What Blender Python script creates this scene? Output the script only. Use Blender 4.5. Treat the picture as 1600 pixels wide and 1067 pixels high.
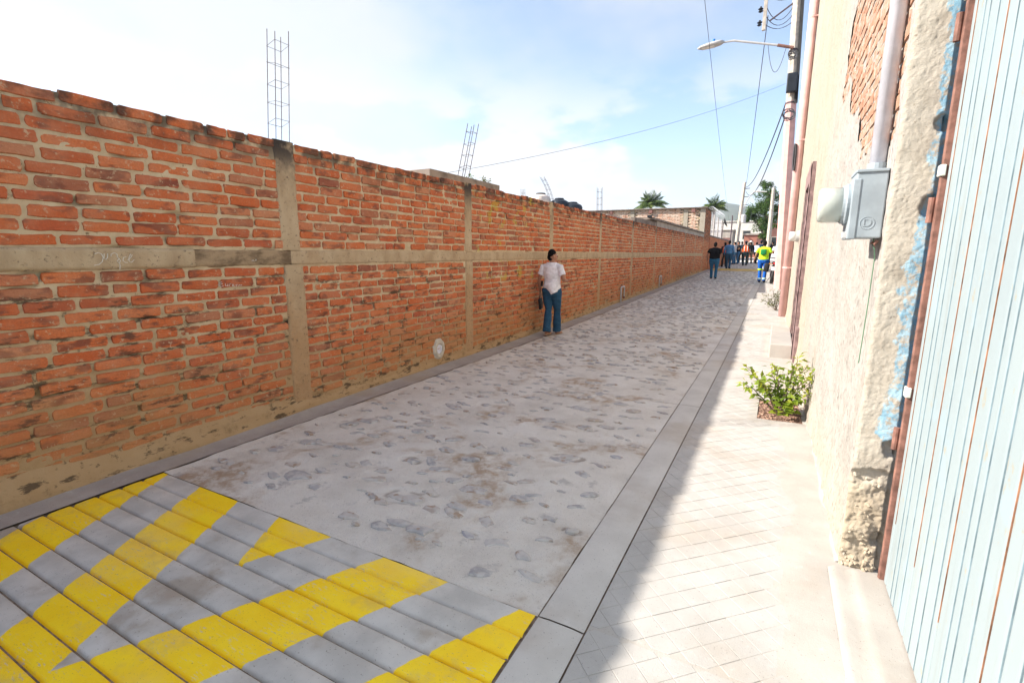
import bpy, bmesh, math, random
import numpy as np
from mathutils import Vector, Matrix, noise as mn
random.seed(7)
R = math.radians
S = bpy.context.scene
C = S.collection
for o in list(bpy.data.objects): bpy.data.objects.remove(o)

# ------------------------------------------------------------------ camera
FOC, CX, CY, EYE = 770.0, 800.0, 533.5, 1.5
_d = Vector((1217-CX, -(397-CY), -FOC)).normalized()          # street direction seen by the lens
_dn = Vector((740-CX, -(5070-CY), -FOC)).normalized()         # plumb line
_up = (-(_dn - _d*_dn.dot(_d))).normalized()
_rt = _d.cross(_up)
CAMR = Matrix((_rt, _d, _up))
cd = bpy.data.cameras.new('camera'); cam = bpy.data.objects.new('camera', cd); C.objects.link(cam)
cd.sensor_width = 36; cd.lens = FOC/1600*36; cd.clip_start = 0.03; cd.clip_end = 6000
cam.matrix_world = Matrix.Translation((0, 0, EYE)) @ CAMR.to_4x4()
S.camera = cam
def ray(x, y): return CAMR @ Vector((x-CX, -(y-CY), -FOC))
def onX(x, y, X): r = ray(x, y); return r*(X/r.x)+Vector((0, 0, EYE))
def onY(x, y, Y): r = ray(x, y); return r*(Y/r.y)+Vector((0, 0, EYE))
def dep(x, y, D): return ray(x, y)*(D/FOC)+Vector((0, 0, EYE))

# ------------------------------------------------------------------ light
SUN_AZ, SUN_EL = 24.0, 32.6      # degrees behind the wall's normal / above the horizon
sdir = Vector((-math.cos(R(SUN_AZ))*math.cos(R(SUN_EL)), -math.sin(R(SUN_AZ))*math.cos(R(SUN_EL)), math.sin(R(SUN_EL))))
sl = bpy.data.lights.new('sun', 'SUN'); sl.energy = 2.6; sl.angle = R(0.6); sl.color = (1, .93, .83)
so = bpy.data.objects.new('sun', sl); C.objects.link(so); so.rotation_euler = sdir.to_track_quat('Z', 'Y').to_euler(); so.location = (-20, -10, 30)
W = bpy.data.worlds.new('World'); S.world = W; W.use_nodes = True
nt = W.node_tree; nt.nodes.clear()
def wn(t, **k):
    n = nt.nodes.new(t)
    for a, b in k.items(): setattr(n, a, b)
    return n
def lk(a, b): nt.links.new(a, b)
sky = wn('ShaderNodeTexSky', sky_type='NISHITA', sun_disc=False, sun_elevation=R(SUN_EL), sun_rotation=math.atan2(sdir.x, sdir.y),
         air_density=.85, dust_density=.7, ozone_density=.7)
tc = wn('ShaderNodeTexCoord')
def wnoise(scale, det, off, stretch):
    mp = wn('ShaderNodeMapping'); mp.inputs['Location'].default_value = off; mp.inputs['Scale'].default_value = stretch
    lk(tc.outputs['Generated'], mp.inputs['Vector'])
    n = wn('ShaderNodeTexNoise'); n.inputs['Scale'].default_value = scale; n.inputs['Detail'].default_value = det
    n.inputs['Roughness'].default_value = .55
    lk(mp.outputs[0], n.inputs['Vector']); return n.outputs['Fac']
def wramp(fac, a, b, va=0, vb=1):
    m = wn('ShaderNodeMapRange', interpolation_type='SMOOTHSTEP'); lk(fac, m.inputs['Value'])
    for i, v in zip(('From Min', 'From Max', 'To Min', 'To Max'), (a, b, va, vb)): m.inputs[i].default_value = v
    return m.outputs[0]
def wmath(op, a, b):
    m = wn('ShaderNodeMath', operation=op)
    for i, v in enumerate((a, b)):
        if isinstance(v, (int, float)): m.inputs[i].default_value = v
        else: lk(v, m.inputs[i])
    return m.outputs[0]
veil = wramp(wnoise(1.3, 5, (.3, .9, .1), (1, 1, 1.8)), .40, .64, .0, .9)       # thin high cloud
cum = wramp(wnoise(4.2, 7, (3.1, 1.2, 2.3), (1, 1, 2.2)), .48, .58)               # heaped cloud, low in the sky
sep = wn('ShaderNodeSeparateXYZ'); lk(tc.outputs['Generated'], sep.inputs[0])
low = wramp(sep.outputs['Z'], .36, .18)
cu_ = wmath('MULTIPLY', wmath('MULTIPLY', cum, low), .9)
mx = wn('ShaderNodeMix', data_type='RGBA'); lk(veil, mx.inputs['Factor']); lk(sky.outputs[0], mx.inputs['A'])
mx.inputs['B'].default_value = (2.95, 3.02, 3.08, 1)
mx2 = wn('ShaderNodeMix', data_type='RGBA'); lk(cu_, mx2.inputs['Factor']); lk(mx.outputs['Result'], mx2.inputs['A']); mx2.inputs['B'].default_value = (3.5, 3.5, 3.5, 1)
bg = wn('ShaderNodeBackground'); bg.inputs['Strength'].default_value = 0.070; lk(mx2.outputs['Result'], bg.inputs['Color'])
wo = wn('ShaderNodeOutputWorld'); lk(bg.outputs[0], wo.inputs['Surface'])
S.view_settings.view_transform = 'Standard'; S.view_settings.look = 'None'; S.view_settings.gamma = 1
S.view_settings.use_curve_mapping = False; S.view_settings.exposure = 2.15
S.render.engine = 'CYCLES'; S.cycles.max_bounces = 8; S.cycles.diffuse_bounces = 5
S.render.resolution_x = 1024; S.render.resolution_y = 682

# ------------------------------------------------------------------ materials
class G:
    def __init__(s, name):
        s.m = bpy.data.materials.new(name); s.m.use_nodes = True; s.t = s.m.node_tree; s.t.nodes.clear()
        s.geo = s.N('ShaderNodeNewGeometry'); s.pos = s.geo.outputs['Position']
    def N(s, t, **k):
        n = s.t.nodes.new(t)
        for a, b in k.items(): setattr(n, a, b)
        return n
    def put(s, sock, v):
        if isinstance(v, bpy.types.NodeSocket): s.t.links.new(v, sock)
        elif isinstance(v, (tuple, list)) and len(v) == 3 and sock.type == 'RGBA': sock.default_value = (*v, 1)
        else: sock.default_value = v
    def noise(s, scale, det=4, rough=.55, stretch=None, off=(0, 0, 0), dist=0):
        mp = s.N('ShaderNodeMapping'); s.put(mp.inputs['Vector'], s.pos)
        mp.inputs['Scale'].default_value = stretch or (1, 1, 1); mp.inputs['Location'].default_value = off
        n = s.N('ShaderNodeTexNoise'); s.put(n.inputs['Vector'], mp.outputs[0])
        n.inputs['Scale'].default_value = scale; n.inputs['Detail'].default_value = det; n.inputs['Roughness'].default_value = rough
        n.inputs['Distortion'].default_value = dist
        return n.outputs['Fac']
    def math(s, op, a, b=0.0, clamp=False):
        n = s.N('ShaderNodeMath', operation=op, use_clamp=clamp); s.put(n.inputs[0], a); s.put(n.inputs[1], b); return n.outputs[0]
    def rng(s, v, a, b, c=0., d=1.):
        n = s.N('ShaderNodeMapRange', interpolation_type='SMOOTHSTEP'); s.put(n.inputs[0], v)
        for i, q in enumerate((a, b, c, d)): n.inputs[i+1].default_value = q
        return n.outputs[0]
    def ramp(s, f, stops):
        n = s.N('ShaderNodeValToRGB'); s.put(n.inputs[0], f); e = n.color_ramp.elements
        while len(e) < len(stops): e.new(.5)
        for q, (p, c) in zip(e, stops): q.position = p; q.color = (*c, 1)
        return n.outputs[0]
    def mix(s, f, a, b, mode='MIX'):
        n = s.N('ShaderNodeMix', data_type='RGBA', blend_type=mode); s.put(n.inputs['Factor'], f); s.put(n.inputs['A'], a); s.put(n.inputs['B'], b)
        return n.outputs['Result']
    def xyz(s):
        n = s.N('ShaderNodeSeparateXYZ'); s.put(n.inputs[0], s.pos); return n.outputs
    def bump(s, h, strength=.5, dist=.01):
        n = s.N('ShaderNodeBump'); n.inputs['Strength'].default_value = strength; n.inputs['Distance'].default_value = dist
        s.put(n.inputs['Height'], h); return n.outputs[0]
    def rnd(s):
        a = s.N('ShaderNodeObjectInfo').outputs['Random']; b = s.N('ShaderNodeAttribute', attribute_name='rnd').outputs['Fac']
        return s.math('FRACT', s.math('ADD', a, b))
    def out(s, col, rough=.8, bump=None, metal=0., spec=.3, **k):
        p = s.N('ShaderNodeBsdfPrincipled'); s.put(p.inputs['Base Color'], col); s.put(p.inputs['Roughness'], rough)
        p.inputs['Metallic'].default_value = metal; p.inputs['Specular IOR Level'].default_value = spec
        for a, b in k.items(): s.put(p.inputs[a], b)
        if bump is not None: s.put(p.inputs['Normal'], bump)
        o = s.N('ShaderNodeOutputMaterial'); s.put(o.inputs['Surface'], p.outputs[0]); return s.m
def plain(name, col, rough=.7, var=.12, scale=25, bump=.15, metal=0., spec=.3):
    g = G(name); n = g.noise(scale, 5)
    c = g.mix(g.rng(n, .3, .7), tuple(x*(1-var) for x in col), tuple(min(1, x*(1+var)) for x in col))
    return g.out(c, rough, g.bump(g.noise(scale*4, 4), bump, .004), metal, spec)

MT = {}
def m_brick():
    g = G('fired_brick'); r = g.rnd(); z = g.xyz()[2]; y = g.xyz()[1]
    c = g.ramp(r, [(0, (.40, .085, .035)), (.12, (.60, .15, .045)), (.35, (.55, .115, .034)), (.5, (.66, .20, .07)), (.68, (.60, .14, .04)), (.80, (.47, .10, .045)), (.90, (.62, .27, .13)), (1, (.25, .075, .05))])
    c = g.mix(g.math('MULTIPLY', g.rng(g.noise(11, 3, stretch=(1, .6, 1.3)), .53, .66), .78), c, (.13, .05, .04))      # kiln scorch
    c = g.mix(g.math('MULTIPLY', g.rng(g.noise(17, 4, off=(3, 1, 7)), .60, .74), .55), c, (.58, .24, .12))
    c = g.mix(g.rng(g.noise(90, 4), .25, .8, .0, .45), c, (.26, .06, .03))
    c = g.mix(g.rng(g.noise(5, 6, .65, off=(7, 2, 1)), .35, .7, .05, .42), c, (.52, .26, .15))
    c = g.mix(g.math('MULTIPLY', g.rng(g.noise(30, 6, .7, off=(5, 2, 1)), .57, .67), .75), c, (.56, .42, .27))           # mortar smears
    lowz = g.rng(g.math('ADD', z, g.rng(g.noise(2.2, 5), .2, .8, -.35, .35)), .85, .12)
    c = g.mix(g.math('MULTIPLY', lowz, .62), c, (.40, .21, .085))                                                        # splashed earth low down
    st = g.math('MULTIPLY', g.rng(g.noise(5, 6, .7, stretch=(1, .9, 3.2), off=(6, 1, 2)), .56, .64), g.rng(z, 1.45, 1.2))
    c = g.mix(g.math('MULTIPLY', st, .75), c, (.085, .05, .035))
    top = g.math('MULTIPLY', g.rng(z, 2.12, 2.42), g.rng(g.noise(7, 5, off=(1, 4, 2)), .40, .62))
    c = g.mix(g.math('MULTIPLY', top, .85), c, (.055, .042, .034))                                                       # black mould
    yel = g.math('MULTIPLY', g.math('MULTIPLY', g.rng(y, 5.9, 6.2), g.rng(y, 8.4, 7.9)), g.math('MULTIPLY', g.rng(z, .95, 1.1), g.rng(g.noise(5, 4, off=(9, 9, 1)), .58, .66)))
    c = g.mix(g.math('MULTIPLY', yel, .5), c, (.45, .40, .06))
    return g.out(c, .9, g.bump(g.noise(70, 6, .65), .55, .006), spec=.15)
MT['brick'] = m_brick()
def m_mortar():
    g = G('lime_mortar'); z = g.xyz()[2]; y = g.xyz()[1]
    c = g.ramp(g.noise(9, 6), [(.25, (.43, .32, .195)), (.5, (.57, .45, .29)), (.75, (.63, .52, .355))])
    lowz = g.rng(g.math('ADD', z, g.rng(g.noise(2.2, 5), .2, .8, -.3, .3)), 1.35, .3)
    c = g.mix(g.math('MULTIPLY', lowz, .8), c, (.37, .225, .105))
    c = g.mix(g.math('MULTIPLY', g.rng(g.noise(4.5, 8, .75, off=(2, 7, 3)), .52, .68), g.rng(z, .5, .1, 0, .7)), c, (.17, .11, .055))
    top = g.math('MULTIPLY', g.rng(z, 2.1, 2.4), g.rng(g.noise(7, 5, off=(1, 4, 2)), .36, .58))
    c = g.mix(g.math('MULTIPLY', top, .85), c, (.06, .05, .042))
    c = g.mix(g.math('MULTIPLY', g.rng(g.noise(16, 6, .7), .60, .68), .75), c, (.11, .075, .045))                        # damp stains
    st = g.math('MULTIPLY', g.rng(g.noise(5, 6, .7, stretch=(1, .9, 3.2), off=(6, 1, 2)), .54, .62), g.rng(z, 1.45, 1.2))
    c = g.mix(g.math('MULTIPLY', st, .85), c, (.075, .052, .035))                                                        # dark horizontal streaks on the lower wall
    yel = g.math('MULTIPLY', g.math('MULTIPLY', g.rng(y, 5.9, 6.2), g.rng(y, 8.4, 7.9)), g.math('MULTIPLY', g.rng(z, .95, 1.1), g.rng(g.noise(5, 4, off=(9, 9, 1)), .56, .66)))
    c = g.mix(g.math('MULTIPLY', yel, .6), c, (.48, .43, .08))
    return g.out(c, .95, g.bump(g.noise(120, 6, .7), .6, .006), spec=.1)
MT['mortar'] = m_mortar()
def m_column():
    g = G('wall_concrete'); z = g.xyz()[2]
    c = g.ramp(g.noise(6, 6, stretch=(1, 1, .45)), [(.25, (.34, .24, .145)), (.5, (.47, .355, .225)), (.75, (.55, .43, .285))])
    lowz = g.rng(g.math('ADD', z, g.rng(g.noise(3, 4), .2, .8, -.3, .3)), 1.5, .6)
    c = g.mix(g.math('MULTIPLY', lowz, .75), c, (.40, .235, .115))
    c = g.mix(g.math('MULTIPLY', g.rng(g.noise(28, 5, .7), .58, .66), .7), c, (.12, .085, .06))
    top = g.math('MULTIPLY', g.rng(z, 2.0, 2.4), g.rng(g.noise(5, 5), .36, .56))
    c = g.mix(top, c, (.06, .05, .045))
    h = g.math('ADD', g.noise(45, 6, .7), g.math('MULTIPLY', g.rng(g.noise(26, 3), .62, .70), -.9))
    return g.out(c, .92, g.bump(h, .7, .009), spec=.12)
MT['column'] = m_column()
def m_darkband():
    g = G('stained_concrete'); c = g.mix(g.rng(g.noise(7, 7, .65, stretch=(1, .7, 1.4)), .36, .62), (.17, .12, .075), (.40, .29, .18))
    return g.out(c, .95, g.bump(g.noise(55, 7, .75), .9, .008), spec=.1)
MT['darkband'] = m_darkband()
def m_road():
    g = G('road_concrete')
    c = g.ramp(g.noise(2.3, 8, .62), [(.28, (.52, .475, .42)), (.5, (.635, .59, .53)), (.72, (.70, .665, .61))])
    br = g.math('MULTIPLY', g.rng(g.noise(1.35, 7, .6, off=(4.2, .6, 0), dist=.6), .50, .64), g.rng(g.noise(9, 5, .65), .35, .62))
    c = g.mix(g.math('MULTIPLY', br, .8), c, (.33, .215, .125))                                                           # dried mud
    c = g.mix(g.rng(g.noise(5.5, 6, .65, off=(2, 8, 1)), .60, .70, 0, .5), c, (.29, .275, .27))
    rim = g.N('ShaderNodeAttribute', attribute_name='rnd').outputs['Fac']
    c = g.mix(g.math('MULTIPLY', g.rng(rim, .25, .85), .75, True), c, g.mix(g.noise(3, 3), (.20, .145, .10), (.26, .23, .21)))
    c = g.mix(g.rng(g.noise(160, 3), .64, .70, 0, .7), c, (.13, .11, .10))
    c = g.mix(g.rng(g.noise(38, 5, .7, off=(1, 3, 3)), .62, .70, 0, .6), c, (.22, .17, .13))
    return g.out(c, .9, g.bump(g.math('ADD', g.noise(34, 8, .7), g.math('MULTIPLY', g.noise(240, 3), .35)), .9, .012), spec=.2)
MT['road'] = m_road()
def m_stone():
    g = G('cobble_stone'); r = g.rnd()
    c = g.ramp(r, [(0, (.30, .285, .28)), (.35, (.37, .355, .35)), (.6, (.44, .41, .38)), (.8, (.40, .32, .25)), (1, (.35, .345, .37))])
    c = g.mix(g.rng(g.noise(20, 5), .40, .60, 0, .85), c, (.50, .47, .44))
    c = g.mix(g.rng(g.noise(13, 5, off=(4, 4, 1)), .56, .66, 0, .7), c, (.30, .19, .11))
    return g.out(c, .82, g.bump(g.noise(60, 6, .65), .6, .006), spec=.25)
MT['stone'] = m_stone()
def m_smooth(name, a, b, dirt=.5):
    g = G(name)
    c = g.mix(g.rng(g.noise(3, 7, .6), .3, .7), a, b)
    c = g.mix(g.rng(g.noise(1.4, 6, off=(3, 5, 0)), .5, .68, 0, dirt), c, (.36, .29, .22))
    c = g.mix(g.rng(g.noise(130, 3), .66, .71, 0, .7), c, (.15, .13, .12))
    c = g.mix(g.rng(g.noise(24, 5, .7), .60, .72, 0, .25), c, (.6, .58, .55))
    return g.out(c, .85, g.bump(g.math('ADD', g.noise(30, 6), g.noise(200, 3)), .3, .004), spec=.25)
MT['kerb'] = m_smooth('kerb_concrete', (.48, .45, .41), (.56, .53, .485))
MT['gutter'] = m_smooth('gutter_concrete', (.31, .27, .245), (.40, .355, .32), .7)
MT['paver'] = m_smooth('stamped_concrete', (.38, .36, .335), (.45, .43, .405), .4)
MT['pavebase'] = m_smooth('sidewalk_concrete', (.37, .34, .305), (.44, .41, .37), .45)
MT['dirt'] = plain('packed_dirt', (.24, .18, .135), .95, .35, 30, .6)
def m_hump():
    g = G('painted_concrete'); x, y, z = g.xyz()
    wob = g.math('MULTIPLY', g.math('SUBTRACT', g.noise(14, 4), .5), .022)
    u = g.math('SUBTRACT', g.math('ABSOLUTE', g.math('ADD', g.math('ADD', x, 2.18), wob)), g.math('MULTIPLY', g.math('SUBTRACT', y, 1.64), .53))
    f = g.math('ABSOLUTE', g.math('SUBTRACT', g.math('FLOORED_MODULO', g.math('ADD', u, .38+.76*2), .76), .38))
    inside = g.rng(f, .200, .192)
    wear = g.math('MULTIPLY', g.rng(g.noise(34, 7, .75, stretch=(.7, 3, 1)), .55, .64), g.rng(g.noise(2.5, 5, off=(1, 6, 2)), .42, .60))
    thin = g.rng(g.noise(1.7, 5, off=(8.3, 2, 0)), .50, .68)
    con = g.mix(g.rng(g.noise(5, 7), .3, .7), (.43, .405, .37), (.56, .53, .485))
    con = g.mix(g.rng(g.noise(2.2, 6, off=(1.5, .6, 0)), .52, .64, 0, .65), con, (.30, .235, .17))
    con = g.mix(g.rng(g.noise(110, 3), .65, .7, 0, .6), con, (.14, .12, .1))
    yel = g.mix(g.rng(g.noise(6, 6), .3, .7), (.93, .60, .008), (.96, .67, .015))
    yel = g.mix(g.math('MULTIPLY', thin, .42), yel, (.80, .55, .19))
    yel = g.mix(g.rng(g.noise(4.5, 7, .65, off=(5, 3, 1)), .52, .68, 0, .35), yel, (.50, .36, .15))
    yel = g.mix(g.rng(g.noise(150, 3), .66, .71, 0, .7), yel, (.25, .18, .08))
    k = g.math('MULTIPLY', inside, g.math('SUBTRACT', 1., g.math('MULTIPLY', wear, .7)))
    return g.out(g.mix(k, con, yel), g.math('SUBTRACT', .85, g.math('MULTIPLY', k, .3)), g.bump(g.noise(60, 6, .7), .35, .005), spec=.3)
MT['hump'] = m_hump()
def m_plaster():
    g = G('cream_render'); y, z = g.xyz()[1], g.xyz()[2]
    c = g.ramp(g.noise(2.2, 8, .6), [(.25, (.31, .29, .26)), (.5, (.37, .35, .32)), (.75, (.405, .385, .355))])
    c = g.mix(g.math('MULTIPLY', g.rng(y, 4.6, 7.0), .5), c, (.40, .34, .235))
    c = g.mix(g.math('MULTIPLY', g.rng(g.noise(1.1, 5, stretch=(1, 1, .3), off=(2, 0, 0)), .50, .66), .5), c, (.38, .325, .32))
    c = g.mix(g.rng(g.noise(46, 5, .78, stretch=(1, 1.8, .6)), .56, .63, 0, .9), c, (.13, .10, .08))
    c = g.mix(g.rng(g.noise(4, 6, .7, stretch=(1, 1.4, .5), off=(3, 3, 3)), .52, .66, 0, .35), c, (.30, .24, .19))
    c = g.mix(g.math('MULTIPLY', g.rng(z, .5, .05), .35), c, (.45, .35, .25))
    h = g.math('ADD', g.noise(22, 8, .7), g.math('MULTIPLY', g.rng(g.noise(36, 4, stretch=(1, 1.5, .5)), .60, .68), -.8))
    return g.out(c, .95, g.bump(h, .8, .012), spec=.1)
MT['plaster'] = m_plaster()
def m_jamb():
    g = G('rough_jamb_render'); x, y, z = g.xyz()
    c = g.ramp(g.noise(6, 8, .65), [(.25, (.33, .285, .23)), (.5, (.44, .395, .33)), (.75, (.50, .455, .39))])
    edge = g.math('ADD', x, g.rng(g.noise(7, 5, .6, stretch=(1, 1, .7)), .2, .8, -.05, .05))
    k = g.math('MULTIPLY', g.rng(edge, .487, .497), g.rng(g.math('ADD', z, g.rng(g.noise(9, 3), 0, 1, -.2, .2)), .62, .70))
    k = g.math('MULTIPLY', k, g.rng(g.noise(26, 7, .75), .58, .48))
    c = g.mix(g.math('MULTIPLY', k, .85), c, g.mix(g.rng(g.noise(18, 5), .35, .65), (.16, .36, .50), (.36, .55, .66)))
    c = g.mix(g.rng(g.noise(40, 5, .7, off=(4, 2, 2)), .62, .70, 0, .7), c, (.22, .17, .12))
    c = g.mix(g.math('MULTIPLY', g.rng(z, .52, .40), .5), c, (.40, .31, .20))
    return g.out(c, .95, g.bump(g.noise(90, 8, .72), .8, .006), spec=.1)
MT['jamb'] = m_jamb()
def m_door():
    g = G('pale_blue_paint'); z = g.xyz()[2]
    c = g.mix(g.rng(g.noise(1.6, 6, stretch=(1, 1, .5)), .3, .7), (.26, .315, .335), (.29, .345, .36))
    c = g.mix(g.rng(g.noise(5, 6, off=(1, 2, 6)), .58, .7, 0, .45), c, (.28, .38, .44))
    c = g.mix(g.math('MULTIPLY', g.rng(g.noise(22, 6, .7, stretch=(1, 1, .5)), .61, .68), .6), c, (.33, .27, .16))
    c = g.mix(g.math('MULTIPLY', g.rng(g.noise(3, 6, .7, stretch=(1, 6, .35), off=(2, 4, 4)), .58, .66), .4), c, (.24, .27, .27))
    return g.out(c, .5, g.bump(g.noise(9, 5), .15, .01), spec=.4)
MT['door'] = m_door()
MT['seam'] = plain('seam_rust', (.30, .15, .09), .9, .5, 14, .3)
MT['rustpaint'] = plain('oxide_red_paint', (.21, .105, .08), .75, .35, 22, .4)
MT['seamblue'] = plain('blue_seam', (.23, .31, .35), .7, .3, 10, .2)
MT['mauve'] = plain('mauve_render', (.235, .155, .15), .92, .25, 14, .9)
MT['mauvedoor'] = plain('dark_mauve_door', (.12, .095, .105), .6, .2, 8, .3)
MT['pink'] = plain('pink_paint', (.60, .36, .33), .75, .1, 5, .3)
MT['polecon'] = plain('pole_concrete', (.47, .42, .36), .9, .2, 8, .4)
MT['grey'] = plain('galvanised_grey', (.29, .335, .365), .5, .12, 10, .1, metal=.0, spec=.5)
MT['conduit'] = plain('zinc_conduit', (.66, .66, .72), .45, .08, 20, .05, metal=.0, spec=.5)
MT['black'] = plain('black_rubber', (.02, .02, .022), .6, .3, 20, .2)
MT['wire'] = plain('weathered_cable', (.07, .07, .08), .7, .2, 20, .1)
MT['steelrod'] = plain('rusty_rebar', (.10, .075, .085), .8, .3, 40, .3)
MT['white'] = plain('white_plastic', (.72, .71, .68), .45, .06, 9, .05)
MT['lampgrey'] = plain('lamp_housing', (.48, .47, .46), .5, .08, 9, .05)
MT['concrete'] = plain('bare_concrete', (.37, .335, .295), .92, .22, 3, .5)
MT['darkcon'] = plain('weathered_concrete', (.20, .165, .14), .95, .35, 4, .6)
MT['tankblack'] = plain('black_tank_plastic', (.018, .022, .03), .45, .2, 6, .1)
MT['tankcream'] = plain('cream_tank_plastic', (.66, .56, .48), .6, .1, 4, .1)
MT['housewhite'] = plain('whitewashed_render', (.62, .60, .55), .9, .1, 2, .3)
MT['housered'] = plain('terracotta_render', (.36, .16, .12), .9, .15, 2, .3)
MT['housedark'] = plain('brown_render', (.20, .10, .085), .9, .15, 2, .3)
MT['orange_wall'] = plain('far_brickwork', (.44, .17, .08), .92, .25, 6, .6)
MT['darkglass'] = plain('dark_pane', (.03, .035, .04), .2, .1, 3, .02, spec=.5)
MT['soil'] = plain('mulch_soil', (.20, .115, .085), .95, .5, 60, .9)
MT['chalk'] = plain('white_chalk', (.72, .68, .60), .95, .1, 60, .3)
MT['chrome'] = plain('bright_metal', (.6, .6, .6), .25, .05, 10, .02, metal=.9)
def m_glass():
    g = G('meter_glass'); return g.out((.66, .70, .64), .12, None, spec=.5, **{'Transmission Weight': .35, 'Alpha': 1.})
MT['glass'] = m_glass()
def m_leaf(name, a, b, c2):
    g = G(name); r = g.N('ShaderNodeAttribute', attribute_name='rnd').outputs['Fac']
    c = g.ramp(r, [(0, a), (.55, b), (1, c2)])
    p = g.N('ShaderNodeBsdfPrincipled'); g.put(p.inputs['Base Color'], c); p.inputs['Roughness'].default_value = .5; p.inputs['Specular IOR Level'].default_value = .3
    t = g.N('ShaderNodeBsdfTranslucent'); g.put(t.inputs['Color'], c)
    mx_ = g.N('ShaderNodeMixShader'); mx_.inputs[0].default_value = .45; g.put(mx_.inputs[1], p.outputs[0]); g.put(mx_.inputs[2], t.outputs[0])
    o = g.N('ShaderNodeOutputMaterial'); g.put(o.inputs['Surface'], mx_.outputs[0]); return g.m
MT['leaf_lime'] = m_leaf('lime_leaves', (.07, .14, .02), (.22, .31, .03), (.42, .45, .05))
MT['leaf_tree'] = m_leaf('tree_leaves', (.03, .075, .016), (.075, .15, .03), (.14, .22, .045))
MT['leaf_palm'] = m_leaf('palm_leaves', (.04, .08, .022), (.10, .16, .04), (.20, .25, .06))
MT['leaf_dry'] = m_leaf('olive_leaves', (.07, .085, .02), (.13, .14, .03), (.2, .19, .05))
MT['bark'] = plain('bark', (.13, .095, .07), .95, .3, 12, .8)
def skin(c): return plain('skin', c, .55, .06, 12, .05)
MT['skin'] = skin((.34, .17, .105)); MT['skin2'] = skin((.26, .125, .08))
MT['hair'] = plain('black_hair', (.006, .005, .005), .7, .4, 60, .6, spec=.08)
_cl = {}
def cloth(name, col, rough=.9):
    if name not in _cl: _cl[name] = plain(name, col, rough, .14, 14, .35, spec=.1)
    return _cl[name]

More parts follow.
